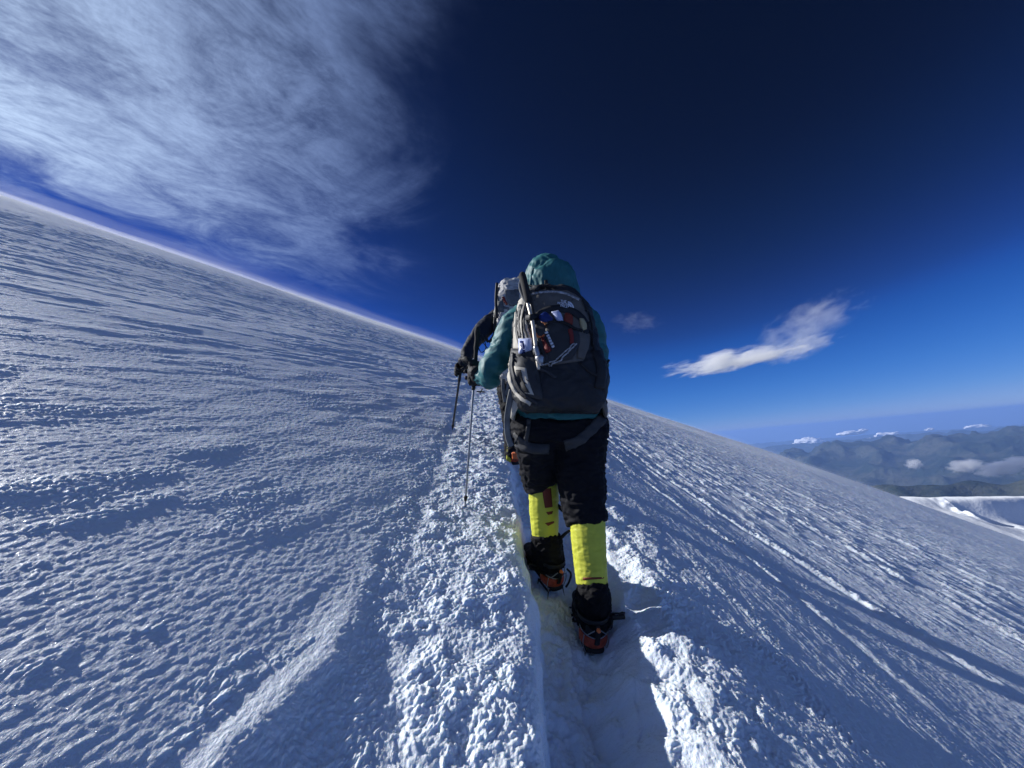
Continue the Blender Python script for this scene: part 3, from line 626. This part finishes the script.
body = union('body', [
    tube([hip + WUP * .05, (hip + chest) / 2, chest, neck - WUP * .05], [(.155, .10), (.14, .095), (.17, .11), (.09, .07)], side=tuple(RT), n=24), limb([neck - WUP * .04, head - WUP * .03], [.058, .058]),
    tube([head - WUP * .07 + HF * .035, head, head + WUP * .045], [(.055, .062), (.074, .092), (.060, .075)], side=tuple(RT), n=24),
    tube([head - WUP * .012 + HF * .085, head - WUP * .035 + HF * .112], [.012, .016], n=10),
    tube([head - WUP * .065 + HF * .075 - RT * .018, head - WUP * .065 + HF * .075 + RT * .018], [(.010, .009)], n=8),
    tube([head - RT * .076 + WUP * .01, head - RT * .076 - WUP * .03], [(.006, .016), (.005, .010)], n=8), tube([head + RT * .076 + WUP * .01, head + RT * .076 - WUP * .03], [(.006, .016), (.005, .010)], n=8),
    limb([chest + WUP * .07, sL, eL, wL], [.07, .052, .040, .027]), limb([chest + WUP * .07, sR, eR, wR], [.07, .052, .040, .027]),
    limb([hip - RT * .095, P(538, 462, 1.93), kL, aL], [.075, .070, .055, .038]), limb([hip + RT * .095, P(582, 470, 1.86), kR, aR], [.075, .070, .055, .038])], .009, M['skin'], A1, 4)
for sx in (-1, 1): tubes('eye', [tube([head + RT * .03 * sx + HF * .083 + WUP * .012, head + RT * .03 * sx + HF * .086 + WUP * .012], [.011], n=12, sub=1)], M['white'], body)
tubes('hair', [tube([head - HF * .03 - WUP * .03, head - HF * .03 + WUP * .04], [(.076, .085), (.066, .07)], side=tuple(RT), n=20)], M['hair'], A1)

f1 = folds(.011, .11, 3, WUP, 1.5)
jacket = union('jacket', [
    tube([v3(P(558.5, 417, 1.87)), v3(P(558, 402, 1.88)), v3(P(556, 375, 1.98)), chest, v3(P(552, 322, 2.10)), neck - WUP * .02], [(.205, .135), (.205, .135), (.190, .13), (.200, .135), (.175, .115), (.10, .09)], side=tuple(RT), n=28, cap=False),
    tube([v3(P(530, 322, 2.09)), sL, P(504, 346, 2.055), P(492, 368, 2.03), P(489, 378, 2.03), P(485, 378, 2.06), P(482, 377, 2.085)], [.085, .082, .076, .066, .060, .056, .050], side=(1, 0, 0), n=22),
    tube([v3(P(574, 322, 2.10)), sR, P(594, 348, 2.12), P(597, 372, 2.13), eR, P(586, 380, 2.24), wR], [.085, .080, .072, .062, .060, .052, .042], n=22)], .0065, M['teal'], A1, 5,
    lambda v, n: f1(v, n) * np.clip(.35 + np.linalg.norm(v - v3(P(556, 415, 1.87)), axis=1) / .3, 0, 1))
tubes('cuff_strap', [tube([P(482, 389, 2.06), P(480, 393, 2.06)], [.003], n=6), tube([P(477, 391.5, 2.06), P(484, 392, 2.06)], [.0035], n=6)], M['web'], jacket)
fh = folds(.009, .10, 8, RT, 1.5)
hood = union('hood', [tube([v3(P(551, 306, 2.12)), v3(P(551, 293, 2.12)), v3(P(548.5, 281, 2.13)), v3(P(546, 277, 2.14))], [(.165, .13), (.158, .14), (.150, .14), (.120, .12)], side=tuple(RT), n=28)], .006, M['teal'], A1, 6, fh)
ch = Cast(hood)
cord('hood_cord', [(526, 285), (536, 286.5), (546, 285), (556, 287), (568, 288)], .0035, ch, M['web'], hood, lift=.001); tubes('cord_lock', [tube([P(546, 281, 1.985), P(546, 285, 1.985)], [(.010, .007)], n=8)], M['web'], hood)
band('hood_seam', [(533, 268), (531, 276), (530, 286)], 1.2, ch, M['teal'], hood, lift=.001, th=.002)
trousers = union('trousers', [
    tube([v3(P(533, 428, 1.875)), v3(P(587, 428, 1.875))], [(.105, .118)], side=tuple(WUP), n=24), tube([v3(P(560, 417, 1.875)), v3(P(560, 436, 1.885))], [(.205, .128), (.20, .132)], side=tuple(RT), n=24, cap=False),
    limb([P(538, 436, 1.88), P(540, 462, 1.93), P(540, 478, 1.975), P(543, 488, 1.975)], [(.116, .118), (.104, .105), (.096, .097), (.088, .088)], cap=False),
    limb([P(582, 436, 1.87), P(581, 470, 1.86), P(583, 500, 1.835), P(587, 525, 1.80)], [(.118, .120), (.116, .115), (.106, .107), (.095, .095)], cap=False)], .0065, M['black'], A1, 5, folds(.011, .07, 15, WUP, 1.9))
for nm, ps, rs in (('left', [P(543.5, 483, 1.975), P(544, 510, 1.965), P(545, 537, 1.955)], [.078, .074, .066]), ('right', [P(587, 517, 1.80), P(589, 548, 1.755), P(592, 584, 1.70)], [.082, .077, .068])):
    g_ = union('gaiter', [limb(ps, rs, cap=False)], .004, M['yellow'], A1, 3, folds(.0024, .06, 21 if nm == 'left' else 25, WUP, 2.4))
    cs = Cast(g_)
    if nm == 'left':
        patch('printed_stripe', [(542, 489), (543.5, 500), (545, 508)], [(551, 488), (552, 500), (552.5, 507)], cs, M['stripe'], g_, nu=6, nv=12, lift=0, th=.0012)
        patch('printed_stripe', [(546, 512), (548, 515)], [(553, 511), (552, 514)], cs, M['stripe'], g_, nu=5, nv=4, lift=0, th=.0012)
        patch('printed_stripe', [(545, 523), (548, 526)], [(554, 521), (554, 523)], cs, M['stripe'], g_, nu=5, nv=4, lift=0, th=.0012)
    else:
        patch('printed_stripe', [(583, 577.5), (583, 580)], [(604, 577), (603, 579)], cs, M['stripe'], g_, nu=8, nv=3, lift=0, th=.0012)
for nm, ps, rs in (('left', [P(546, 534, 1.955), P(547, 548, 1.945), P(550, 567, 1.945)], [(.070, .070), (.080, .080), (.074, .080)]), ('right', [P(592, 582, 1.70), P(593, 600, 1.675), P(594, 624, 1.66)], [(.066, .066), (.074, .078), (.072, .082)])):
    union('boot_cover', [limb(ps, rs, cap=False)], .0045, M['gaiter'], A1, 3, folds(.008, .045, 31 if nm == 'left' else 36, WUP, 2.0))
bR = boot(v3(P(596, 650, 1.585)) , FW - RT * .04, WUP * .8 + NW * .2, A1, 1.14)
bL = boot(v3(P(557, 587.5, 1.89)), FW * .92 - RT * .42 + WUP * .10, WUP * .9 - FW * .10, A1, 1.12)
tubes('heel_strap', [tube([P(606, 619, 1.62), P(612, 614, 1.61), P(619, 613.5, 1.60), P(624, 614, 1.60)], [(.012, .004)], side=tuple(RT), n=8), tube([P(613, 617.5, 1.60), P(624, 617, 1.595)], [(.011, .005)], n=8), tube([P(604, 634, 1.59), P(611, 626, 1.60), P(613, 618, 1.61)], [.004], n=6)], M['web'], A1)
tubes('strap_tail', [tube([P(567, 569, 1.93), P(571, 574, 1.92), P(569, 582, 1.91), P(566, 587, 1.90)], [(.005, .0025)], n=8)], M['web'], A1)
tubes('buckle', [tube([P(536, 566, 1.90), P(530, 564, 1.89), P(530, 568, 1.89), P(534, 570, 1.89)], [.004], n=6)], M['web'], A1)
tubes('gaiter_strap', [tube([P(557, 505, 1.95), P(563, 510.5, 1.94)], [(.010, .004)], side=tuple(RT), n=8)], M['web'], A1)
tubes('gaiter_strap', [tube([P(560, 539, 1.94), P(566, 533, 1.9), P(572, 529.5, 1.83)], [(.011, .004)], side=tuple(RT), n=8)], M['web'], A1)
ct = Cast(trousers)
band('harness_loop', [(512, 436), (520, 443), (532, 448), (549, 449)], 10, ct, M['loop'], A1, nu=6, lift=.003)
band('harness_loop', [(565, 446), (578, 441), (590, 431), (603, 417)], 10, ct, M['loop'], A1, nu=6, lift=.003)
band('harness_strap', [(529, 419), (528, 430), (526, 441)], 4, ct, M['loop'], A1, lift=.003)
gl1 = grip_hand('glove', P(471.8, 373.5, 2.18), v3(P(477, 334, 2.25)) - v3(P(465, 507, 2.135)), RT * .2 - FW, M['glove'], A1, v3(P(478, 376, 2.10)), 1.5)
gl2 = grip_hand('glove', v3(wR) + FW * .09 + WUP * .02, WUP * .9 + FW * .3, -FW, M['glove'], A1, v3(wR), 1.0, -1)
# ski-mountaineering goggles under the hood
tubes('goggles', [tube([head + HF * (.085 + .02 * math.cos(t * 1.1)) + RT * .075 * math.sin(t) + WUP * .012 for t in np.linspace(-1.2, 1.2, 11)], [(.024, .010)], side=tuple(WUP), n=10, sub=1)], M['dshaft'], A1)

# ------------------------------------------------------------------ his backpack
B1 = empty('backpack', P(558, 414, 1.72), 'large grey and charcoal backpack on the teal-jacketed climber, wrappers in its front pocket', 'backpack')
rows = [(287.5, 538, 562, 1.955, .03), (290, 528, 570, 1.945, .07), (297, 521.5, 581, 1.93, .10), (312, 516, 590, 1.905, .125), (335, 513, 596, 1.87, .145), (360, 510.5, 603, 1.825, .155), (380, 508.5, 607, 1.79, .155), (396, 512, 606, 1.755, .14), (407, 517, 603, 1.735, .115), (413, 526, 597, 1.73, .06)]
R_ = resample([np.r_[v3(P(xl, y, d)), v3(P(xr, y, d)), h, 0, 0] for y, xl, xr, d, h in rows], 5)
pv_, n_ = [], 44
for q in R_:
    a, b = q[:3], q[3:6]; c = (a + b) / 2; ra = np.linalg.norm(b - a) / 2; s_ = nrm(b - a); out = nrm(-FW + WUP * .18 - s_ * np.dot(-FW + WUP * .18, s_))
    th = np.linspace(0, 2 * np.pi, n_, endpoint=False); c1, s1 = np.cos(th), np.sin(th); c1 = np.sign(c1) * np.abs(c1) ** .78; s1 = np.sign(s1) * np.abs(s1) ** .78
    pv_.append(c + np.outer(c1 * ra, s_) + np.outer(s1 * q[6], out))
V = np.vstack(pv_); m_ = len(pv_)
Fc = [(i * n_ + j, i * n_ + (j + 1) % n_, (i + 1) * n_ + (j + 1) % n_, (i + 1) * n_ + j) for i in range(m_ - 1) for j in range(n_)] + [tuple(range(n_)), tuple(range((m_ - 1) * n_, m_ * n_))[::-1]]
fp = folds(.0085, .075, 40, WUP, 1.4)
pack = union('main_bag', [(V, Fc)], .006, M['packdk'], B1, 4, fp)
cp = Cast(pack)
fpn = patch('front_panel', [(531, 290.5), (523, 300), (521, 320), (526, 345), (538, 367)], [(568, 291), (581, 300), (589, 320), (589, 344), (583, 361)], cp, M['packgr'], B1, nu=24, nv=30, lift=.001, th=.003)
cp = Cast(pack, fpn)
patch('side_panel', [(527, 294), (517.5, 304), (514.5, 322), (514, 340), (514, 349)], [(530.5, 294), (526, 304), (527, 322), (532, 340), (535, 349)], cp, M['packlt'], B1, nu=10, nv=20, lift=.002, th=.002)
for pth in ([(521, 305), (519, 320), (521, 338)], [(525, 312), (524, 326), (529, 341)], [(517.5, 312), (517, 330), (520, 345)]): band('side_panel_seam', pth, 2.2, cp, M['packmid'], B1, lift=.005, th=.001)
sp_ = patch('side_pocket', [(512, 349), (511, 362), (514, 380), (524, 396)], [(533, 350), (538, 366), (541, 385), (543, 400)], cp, M['packmid'], B1, nu=12, nv=16, lift=.002, th=.004, dome=.012)
patch('side_pocket', [(591, 350), (596, 368), (594, 388)], [(600, 350), (606, 370), (604, 390)], cp, M['web'], B1, nu=8, nv=12, lift=.002, th=.003, dome=.008)
cs_ = Cast(pack, fpn, sp_)
patch('pocket_mesh', [(514, 366), (516, 380), (524, 393)], [(526, 368), (529, 382), (534, 395)], cs_, M['packlt'], B1, nu=8, nv=12, lift=-.001, th=.002)
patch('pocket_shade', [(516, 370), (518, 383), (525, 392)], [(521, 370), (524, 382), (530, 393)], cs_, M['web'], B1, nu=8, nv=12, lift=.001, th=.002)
wr = patch('wrapped_bottle', [(519.5, 340), (520, 354)], [(532, 339), (533, 350)], cs_, M['white'], B1, nu=8, nv=8, lift=.004, th=.006, dome=.010); wr.data.materials[0] = M['pale']
patch('bottle_label', [(520, 341), (520.5, 354)], [(523.5, 341), (525, 353)], Cast(pack, fpn, sp_, wr), M['blue'], wr, nu=4, nv=6, lift=.001, th=.001)
# the stash pocket and what is tucked into it
arc = [(531, 331), (536, 318), (547, 310.5), (562, 309), (575, 313), (584, 322), (587, 334)]
band('pocket_opening', arc, 7, cp, M['packdk'], B1, lift=.001, th=.002)
st_ = patch('stash_pocket', [(549, 323), (545, 333), (545, 348), (549, 364)], [(565, 323), (576, 330), (580, 343), (572, 359)], cp, M['packmid'], B1, nu=18, nv=20, lift=.004, th=.005, dome=.012)
patch('stash_wing', [(536, 324), (534.5, 332), (539, 348), (545, 365)], [(545, 321), (549, 332), (550, 348), (551, 363)], cp, M['packmid'], B1, nu=8, nv=16, lift=.003, th=.004, dome=.004)
patch('stash_wing', [(572, 330), (577, 342), (577, 358)], [(585, 334), (588, 346), (584, 360)], cp, M['packgr'], B1, nu=8, nv=14, lift=.003, th=.004, dome=.004)
patch('wrapper', [(544, 313), (539, 318), (543, 324)], [(546, 313), (553, 320), (552, 323)], cp, M['blue'], B1, nu=8, nv=8, lift=.006, th=.005, dome=.006)
patch('wrapper', [(551.5, 313), (554, 317), (557, 322)], [(558, 312), (561, 316), (563, 324)], cp, M['pale'], B1, nu=8, nv=8, lift=.010, th=.005, dome=.006)
patch('wrapper', [(564.5, 314.5), (563.5, 319), (563.5, 325)], [(568, 314.5), (572.5, 318), (572, 326)], cp, M['rust'], B1, nu=8, nv=8, lift=.008, th=.005, dome=.006)
patch('wrapper', [(541, 322.5), (544, 325), (546.5, 329)], [(550, 322), (549.5, 325), (548, 329)], cp, M['brown'], B1, nu=7, nv=7, lift=.006, th=.004, dome=.003)
patch('wrapper', [(579, 319), (580, 325), (582, 331)], [(583, 320), (585, 325), (585, 330)], cp, M['tan'], B1, nu=6, nv=8, lift=.005, th=.005, dome=.004)
band('pocket_edge', [(545, 327), (550, 322.5), (557, 321.5), (566, 324), (574, 329), (582, 331)], 1.8, Cast(pack, fpn, st_), M['web'], B1, lift=.004, th=.004)
cw = Cast(pack, fpn, st_)
band('red_strap', [(542, 338), (545.5, 345), (549.5, 352)], 4.2, cw, M['red'], B1, lift=.010, th=.002); band('red_strap', [(569.5, 329.5), (571.5, 337), (571.5, 344)], 3.6, cw, M['red'], B1, lift=.004, th=.003)
cord('orange_loop', [(534, 329), (535, 333), (538, 337), (541, 337.5), (544, 336)], .0045, cw, M['orange'], B1, lift=.006)
cord('bungee_cord', [(541, 366), (549, 364), (559, 360), (567, 353), (575, 345)], .0035, cw, M['cord'], B1, lift=.008)
cord('bungee_cord', [(550, 362.5), (558, 358), (566, 351), (573, 345)], .003, cw, M['cord'], B1, lift=.009)
# faint vertical lettering on the pocket strap
for k, (x, y, w_) in enumerate([(547, 333, 2.4), (548, 336, 2.6), (549.3, 338.8, 2.4), (550.4, 341.5, 2.6), (551.6, 344.2, 2.4), (552.8, 347, 2.6)]):
    band('print_mark', [(x - w_ / 2, y + .5), (x + w_ / 2, y - .5)], 1.7, Cast(pack, st_), M['white'], st_, lift=.006, th=.002, nu=2, sub=2)
# the name and the half dome on the top of the pack
def text_patch(txt, ox, oy, size, ang, cs, m, parent, name='logo_lettering'):
    cu = bpy.data.curves.new('t', 'FONT'); cu.body = txt; cu.size = 1; cu.offset = .022; cu.fill_mode = 'BOTH'; t = bpy.data.objects.new('t', cu); COL.objects.link(t)
    me = bpy.data.meshes.new_from_object(t.evaluated_get(bpy.context.evaluated_depsgraph_get())); bpy.data.objects.remove(t)
    bm = bmesh.new(); bm.from_mesh(me); bm.transform(Matrix.Scale(1, 4)); c, s = math.cos(ang), math.sin(ang); o = []
    for v in bm.verts:
        X, Y = v.co.x * size, -v.co.y * size * 1.05; p, n = cs(ox + X * c - Y * s, oy + X * s + Y * c); o.append((v, p + n * .0035))
    for v, p in o: v.co = p
    me2 = bpy.data.meshes.new(name); bm.to_mesh(me2); bm.free(); ob = bpy.data.objects.new(name, me2); me2.materials.clear(); me2.materials.append(m); COL.objects.link(ob); ob.parent = parent; ob.matrix_parent_inverse = parent.matrix_world.inverted(); return ob
an = math.radians(8)
text_patch('THE', 560.3, 302.4, 3.2, an, cp, M['white'], B1); text_patch('NORTH', 557.2, 304.3, 3.1, an, cp, M['white'], B1); text_patch('FACE', 560.2, 306.9, 3.1, an, cp, M['white'], B1)
for k, (r0, r1) in enumerate(((0.4, 2.0), (2.5, 4.1), (4.6, 6.0))):            # three quarter-arcs
    q = [(567.6, 307.6 - 0)] ; a = np.linspace(math.pi / 2, .02, 9)
    patch('logo_dome', [(567.8 + r0 * math.cos(t), 307.4 - r0 * math.sin(t) + .9 * math.cos(t) * r0 * .15) for t in a], [(567.8 + r1 * math.cos(t), 307.4 - r1 * math.sin(t) + .9 * math.cos(t) * r1 * .15) for t in a], cp, M['white'], B1, nu=3, nv=10, lift=0, th=.002)
# lid seam, haul loop, zips, folds of cloth, compression straps
band('lid_seam', [(524, 298), (535, 293.5), (552, 292), (566, 294), (579, 300)], 1.6, cp, M['cord'], B1, lift=.002, th=.002)
cord('haul_loop', [(536, 291), (541, 288.5), (548, 288), (556, 289.5)], .006, cp, M['web'], B1, lift=.006)
cord('zip', [(527, 300), (523, 318), (524, 338), (531, 356)], .003, cp, M['web'], B1); cord('zip', [(582, 301), (590, 320), (592, 345)], .004, cp, M['web'], B1)
band('compression_strap', [(588, 322), (594, 345), (598, 365), (600, 385)], 3, cp, M['web'], B1, lift=.003); band('compression_strap', [(580, 363), (590, 372), (601, 378)], 2.4, cp, M['web'], B1, lift=.003)
band('compression_strap', [(510, 352), (508.8, 366), (511, 382), (519, 396), (531, 404)], 3.2, cp, M['packlt'], B1, lift=.003)
band('compression_strap', [(513, 353), (512.5, 368), (517, 384), (525, 395), (538, 404)], 2.6, cs_, M['packmid'], B1, lift=.004)
band('compression_strap', [(533, 368), (545, 371), (556, 378)], 3, cp, M['packmid'], B1, lift=.003)
cord('buckle_tail', [(601, 361), (604, 363)], .004, cp, M['web'], B1)
tubes('buckle_tail', [tube([P(602, 362, 1.80), P(606, 364, 1.78), P(609, 360, 1.77)], [(.006, .003)], n=6), tube([P(605, 364, 1.78), P(606, 367, 1.78)], [.004], n=6)], M['web'], B1)
# hip belt and its loose ends
tubes('hip_belt', [tube([P(516, 400, 1.74), P(513, 408, 1.76), P(512, 413, 1.80), P(518, 414, 1.93)], [(.032, .012)], side=tuple(WUP), n=12)], M['packlt'], B1)
tubes('hip_belt', [tube([P(602, 398, 1.74), P(605, 408, 1.77), P(604, 412, 1.83), P(598, 414, 1.95)], [(.032, .012)], side=tuple(WUP), n=12)], M['packgr'], B1)
tubes('belt_strap', [tube([P(512, 390, 1.74), P(509.5, 402, 1.74), P(507, 420, 1.76), P(508, 436, 1.78), P(511, 446, 1.79)], [(.014, .003)], side=tuple(RT), n=8)], M['lpdk'], B1)
a = np.linspace(0, 2 * np.pi, 17)
tubes('belt_loop', [tube([P(600.5 + 6.5 * math.cos(t), 401.5 - 4 * math.sin(t) + math.cos(t), 1.76) for t in a], [(.008, .003)], side=tuple(FW), n=8, sub=1)], M['web'], B1)
tubes('shoulder_strap', [tube([P(536, 302, 2.0), P(532, 300, 2.12), P(530, 318, 2.24), P(528, 350, 2.20), P(524, 385, 2.02)], [(.030, .008)], side=tuple(RT), n=10), tube([P(570, 302, 2.0), P(574, 300, 2.12), P(577, 318, 2.24), P(578, 350, 2.20), P(584, 385, 2.02)], [(.030, .008)], side=tuple(RT), n=10)], M['web'], B1)

# ------------------------------------------------------------------ trekking poles
def pole(top, tip, label, r=.0085, group='trekking poles', loop=True, split=.36, low='gshaft'):
    top, tip = v3(top), v3(tip); u = tip - top; Lg = np.linalg.norm(u); u = u / Lg; at = lambda t: top + u * Lg * t
    T = empty('trekking_pole', tip, label, 'trekking pole', group)
    tubes('shaft', [tube([at(.0), at(split + .03)], [r], n=12, sub=1)], M['dshaft'], T); tubes('lower_shaft', [tube([at(split), at(.985)], [r * .78, r * .62], n=12, sub=1)], M[low], T)
    tubes('grip', [tube([at(-.012), at(.01), at(.05), at(.10), at(.13), at(.24)], [.016, .018, .013, .0155, .012, .0135], n=14)], M['foam'], T)
    tubes('collar', [tube([at(split + .01), at(split + .04)], [r * 1.35], n=12, sub=1)], M['web'], T)
    tubes('basket', [tube([at(.945), at(.958)], [.011, .009], n=14, sub=1)], M['rubber'], T); tubes('tip', [tube([at(.955), at(1.0)], [.006, .003], n=8, sub=1)], M['dsteel'], T)
    if loop:
        s_ = nrm(RT - u * RT.dot(u)); tubes('wrist_strap', [tube([at(.005), at(.03) + s_ * .035, at(.10) + s_ * .055, at(.125) + s_ * .03, at(.09) + s_ * .008], [(.009, .0025)], side=tuple(FW), n=8), tube([at(.03) + s_ * .02, at(.07) + s_ * .04, at(.105) + s_ * .075, at(.085) + s_ * .1], [(.008, .0025)], side=tuple(FW), n=8)], M['web'], T)
    return T
pole(P(477.5, 331, 2.26), P(465, 507.5, 2.135), 'dark trekking pole planted upright in the snow, held in the teal-sleeved climber\'s left glove', split=.30)
pole(P(462, 361, 3.24), P(452.3, 430, 3.93), 'short-looking black trekking pole held by the navy-sleeved climber ahead', loop=False, split=.9, low='dshaft', r=.010)
# the folded pole strapped to the left edge of the backpack
T = empty('trekking_pole', P(540, 367, 1.65), 'pale collapsed trekking pole strapped upright along the left edge of the grey backpack', 'trekking pole', 'trekking poles')
q = [P(523, 276, 1.86), P(527, 300, 1.77), P(532.5, 322, 1.715), P(535, 340, 1.685), P(538.5, 368, 1.645)]
tubes('shaft', [tube(q[1:], [.0085], n=12)], M['shaft'], T); tubes('grip', [tube([P(522.5, 275, 1.86), P(523.5, 280, 1.85), P(526, 292, 1.80), P(528, 302, 1.765)], [.016, .018, .016, .014], n=14)], M['foam'], T)
tubes('inner_shaft', [tube([P(527, 285, 1.86), P(534, 318, 1.76), P(541, 366, 1.69)], [.008], n=10)], M['dshaft'], T)
tubes('wrist_strap', [tube([P(522, 276, 1.86), P(520, 287, 1.86), P(524, 299, 1.79), P(527, 303, 1.76)], [(.007, .002)], n=8)], M['lpdk'], T)
for y0, x0, d0 in ((317, 531, 1.715), (352, 536.5, 1.66)): tubes('strap', [tube([P(x0 - 5, y0 + 1, d0 + .04), P(x0, y0, d0 - .012), P(x0 + 7, y0 - 1, d0 + .035)], [(.013, .004)], side=tuple(WUP), n=8)], M['web'], T)
tubes('basket', [tube([P(540, 359, 1.655), P(540.5, 362, 1.65)], [.022, .016], n=14, sub=1), tube([P(536, 348, 1.66), P(538.5, 357, 1.652)], [.0125], n=10)], M['steel'], T)

# ------------------------------------------------------------------ the climber ahead
G2 = v3(P(513.5, 468, 3.34))
A2 = empty('person', G2, 'climber ahead in dark navy jacket, half hidden behind the teal-hooded climber', 'person')
hip2 = v3(P(519, 388, 3.50)); ch2 = v3(P(515, 325, 3.66)); nk2 = v3(P(516, 300, 3.74)); hd2 = v3(P(524, 286, 3.80))
s2, e2, w2 = P(499, 318, 3.52), P(474, 340, 3.32), P(464, 361, 3.26)
s2r, e2r, w2r = P(532, 316, 3.66), P(542, 342, 3.6), P(534, 352, 3.95)
kl2, al2 = P(513, 432, 3.46), G2 + WUP * .12 + FW * .05; kr2 = P(527, 424, 3.72); G2r = v3(P(527, 455, 3.9)); ar2 = G2r + WUP * .12
body2 = union('body', [tube([hip2, (hip2 + ch2) / 2, ch2, nk2], [(.15, .10), (.14, .095), (.165, .11), (.07, .07)], side=tuple(RT), n=20), limb([nk2, hd2], [.055]),
    tube([hd2 - WUP * .07 + HF * .03, hd2, hd2 + WUP * .045], [(.055, .062), (.074, .090), (.058, .07)], side=tuple(RT), n=20), tube([hd2 - WUP * .015 + HF * .085, hd2 - WUP * .035 + HF * .11], [.012, .016], n=8),
    limb([ch2, s2, e2, w2], [.07, .050, .038, .027]), limb([ch2, s2r, e2r, w2r], [.07, .050, .038, .027]), limb([hip2 - RT * .07, kl2, al2], [.09, .055, .04]), limb([hip2 + RT * .08, kr2, ar2], [.09, .055, .04])], .010, M['skin'], A2, 4)
union('jacket', [tube([hip2 - WUP * .05, hip2 + WUP * .05, (hip2 + ch2) / 2, ch2, nk2], [(.19, .13), (.19, .13), (.18, .125), (.19, .13), (.10, .09)], side=tuple(RT), n=22),
    tube([ch2 - RT * .08 + WUP * .03, s2, P(487, 326, 3.42), P(475, 341, 3.32), P(468, 353, 3.28), w2], [.085, .088, .078, .068, .058, .050], n=20),
    tube([ch2 + RT * .08 + WUP * .03, s2r, e2r, w2r], [.08, .078, .062, .045], n=18)], .008, M['navy'], A2, 4, folds(.008, .10, 51))
union('hood', [tube([nk2, hd2 - WUP * .01, hd2 + WUP * .05], [(.10, .10), (.105, .115), (.07, .08)], side=tuple(RT), n=20)], .008, M['navy'], A2, 4, folds(.006, .06, 53))
union('trousers', [tube([hip2 - RT * .07 - WUP * .02, hip2 + RT * .07 - WUP * .02], [.115], side=tuple(WUP), n=20), limb([hip2 - RT * .085, P(512, 410, 3.47), kl2, P(513, 452, 3.36)], [.115, .10, .085, .072]), limb([hip2 + RT * .09, kr2, ar2 + WUP * .1], [.115, .085, .07])], .008, M['black'], A2, 4, folds(.010, .06, 55, WUP, 1.8))
grip_hand('glove', P(460.7, 370, 3.32), v3(P(462, 361, 3.24)) - v3(P(452.3, 430, 3.93)), v3(w2) - v3(P(460.7, 370, 3.32)) + v3(P(466, 360, 3.2)) - v3(P(463, 366, 3.2)), M['glove'], A2, v3(w2), 1.25)
grip_hand('glove', v3(w2r) + FW * .08, WUP, -FW, M['glove'], A2, v3(w2r), 1.1, -1)
b2 = boot(G2 + NW * .055 - FW * .02, FW + WUP * .05, WUP, A2, 1.0); boot(G2r + NW * .04, FW, NW, A2, 1.0)
tubes('gaiter', [tube([P(509.5, 447, 3.33), P(508.5, 462, 3.31)], [(.020, .006)], side=tuple(RT), n=8)], M['yellow'], A2)
tubes('gaiter_patch', [tube([P(514.5, 453, 3.29), P(515.5, 458, 3.285)], [(.028, .012)], side=tuple(RT), n=10)], M['orange'], A2)
B2 = empty('backpack', P(514, 372, 3.38), 'pale grey backpack with dark rolled top on the climber ahead', 'backpack')
pk2 = union('main_bag', [tube([P(515, 372, 3.36), P(514, 350, 3.38), P(513, 322, 3.42), P(512, 300, 3.47), P(511.5, 288, 3.52)], [(.13, .09), (.155, .12), (.165, .13), (.150, .125), (.115, .09)], side=tuple(RT), n=28, sq=2.6)], .008, M['lpack'], B2, 4, folds(.014, .09, 61, WUP, 1.2))
c2 = Cast(pk2)
tubes('rolled_mat', [tube([P(508, 285, 3.5), P(523, 286, 3.5)], [.045], n=16)], M['navy'], B2)
band('red_tab', [(503.3, 297), (505, 301), (507, 305)], 2.2, c2, M['red'], B2, lift=.006, nu=3); band('lid_strap', [(499, 283), (497, 296), (501, 306), (509, 309)], 2.2, c2, M['lpdk'], B2, lift=.004, nu=3)
patch('front_pocket', [(498, 302), (496.5, 312)], [(503, 299), (504, 312)], c2, M['lpdk'], B2, nu=6, nv=8, lift=.004, th=.005, dome=.006); patch('lid', [(505, 290), (507, 302), (510, 306)], [(519, 290), (519, 300), (518, 306)], c2, M['lpdk'], B2, nu=8, nv=8, lift=.004, th=.006, dome=.01)
band('lime_piping', [(495.5, 312), (495.5, 322), (495.8, 334)], 1.3, c2, M['lime'], B2, lift=.003, nu=3)
tubes('loose_strap', [tube([P(496, 310, 3.34), P(494.5, 325, 3.32), P(494.5, 334, 3.32), P(489, 342, 3.32), P(486, 338, 3.32)], [(.012, .003)], side=tuple(RT), n=8)], M['web'], B2)
tubes('side_strap', [tube([P(497, 283, 3.40), P(496, 300, 3.34), P(497, 318, 3.31)], [(.012, .004)], side=tuple(RT), n=8)], M['web'], B2)
tubes('belt_strap', [tube([P(505, 368, 3.36), P(503, 385, 3.36), P(505, 402, 3.38)], [(.016, .004)], side=tuple(RT), n=8), tube([P(507, 375, 3.34), P(508, 384, 3.34), P(506, 395, 3.36)], [(.012, .004)], side=tuple(RT), n=8)], M['lpdk'], B2)
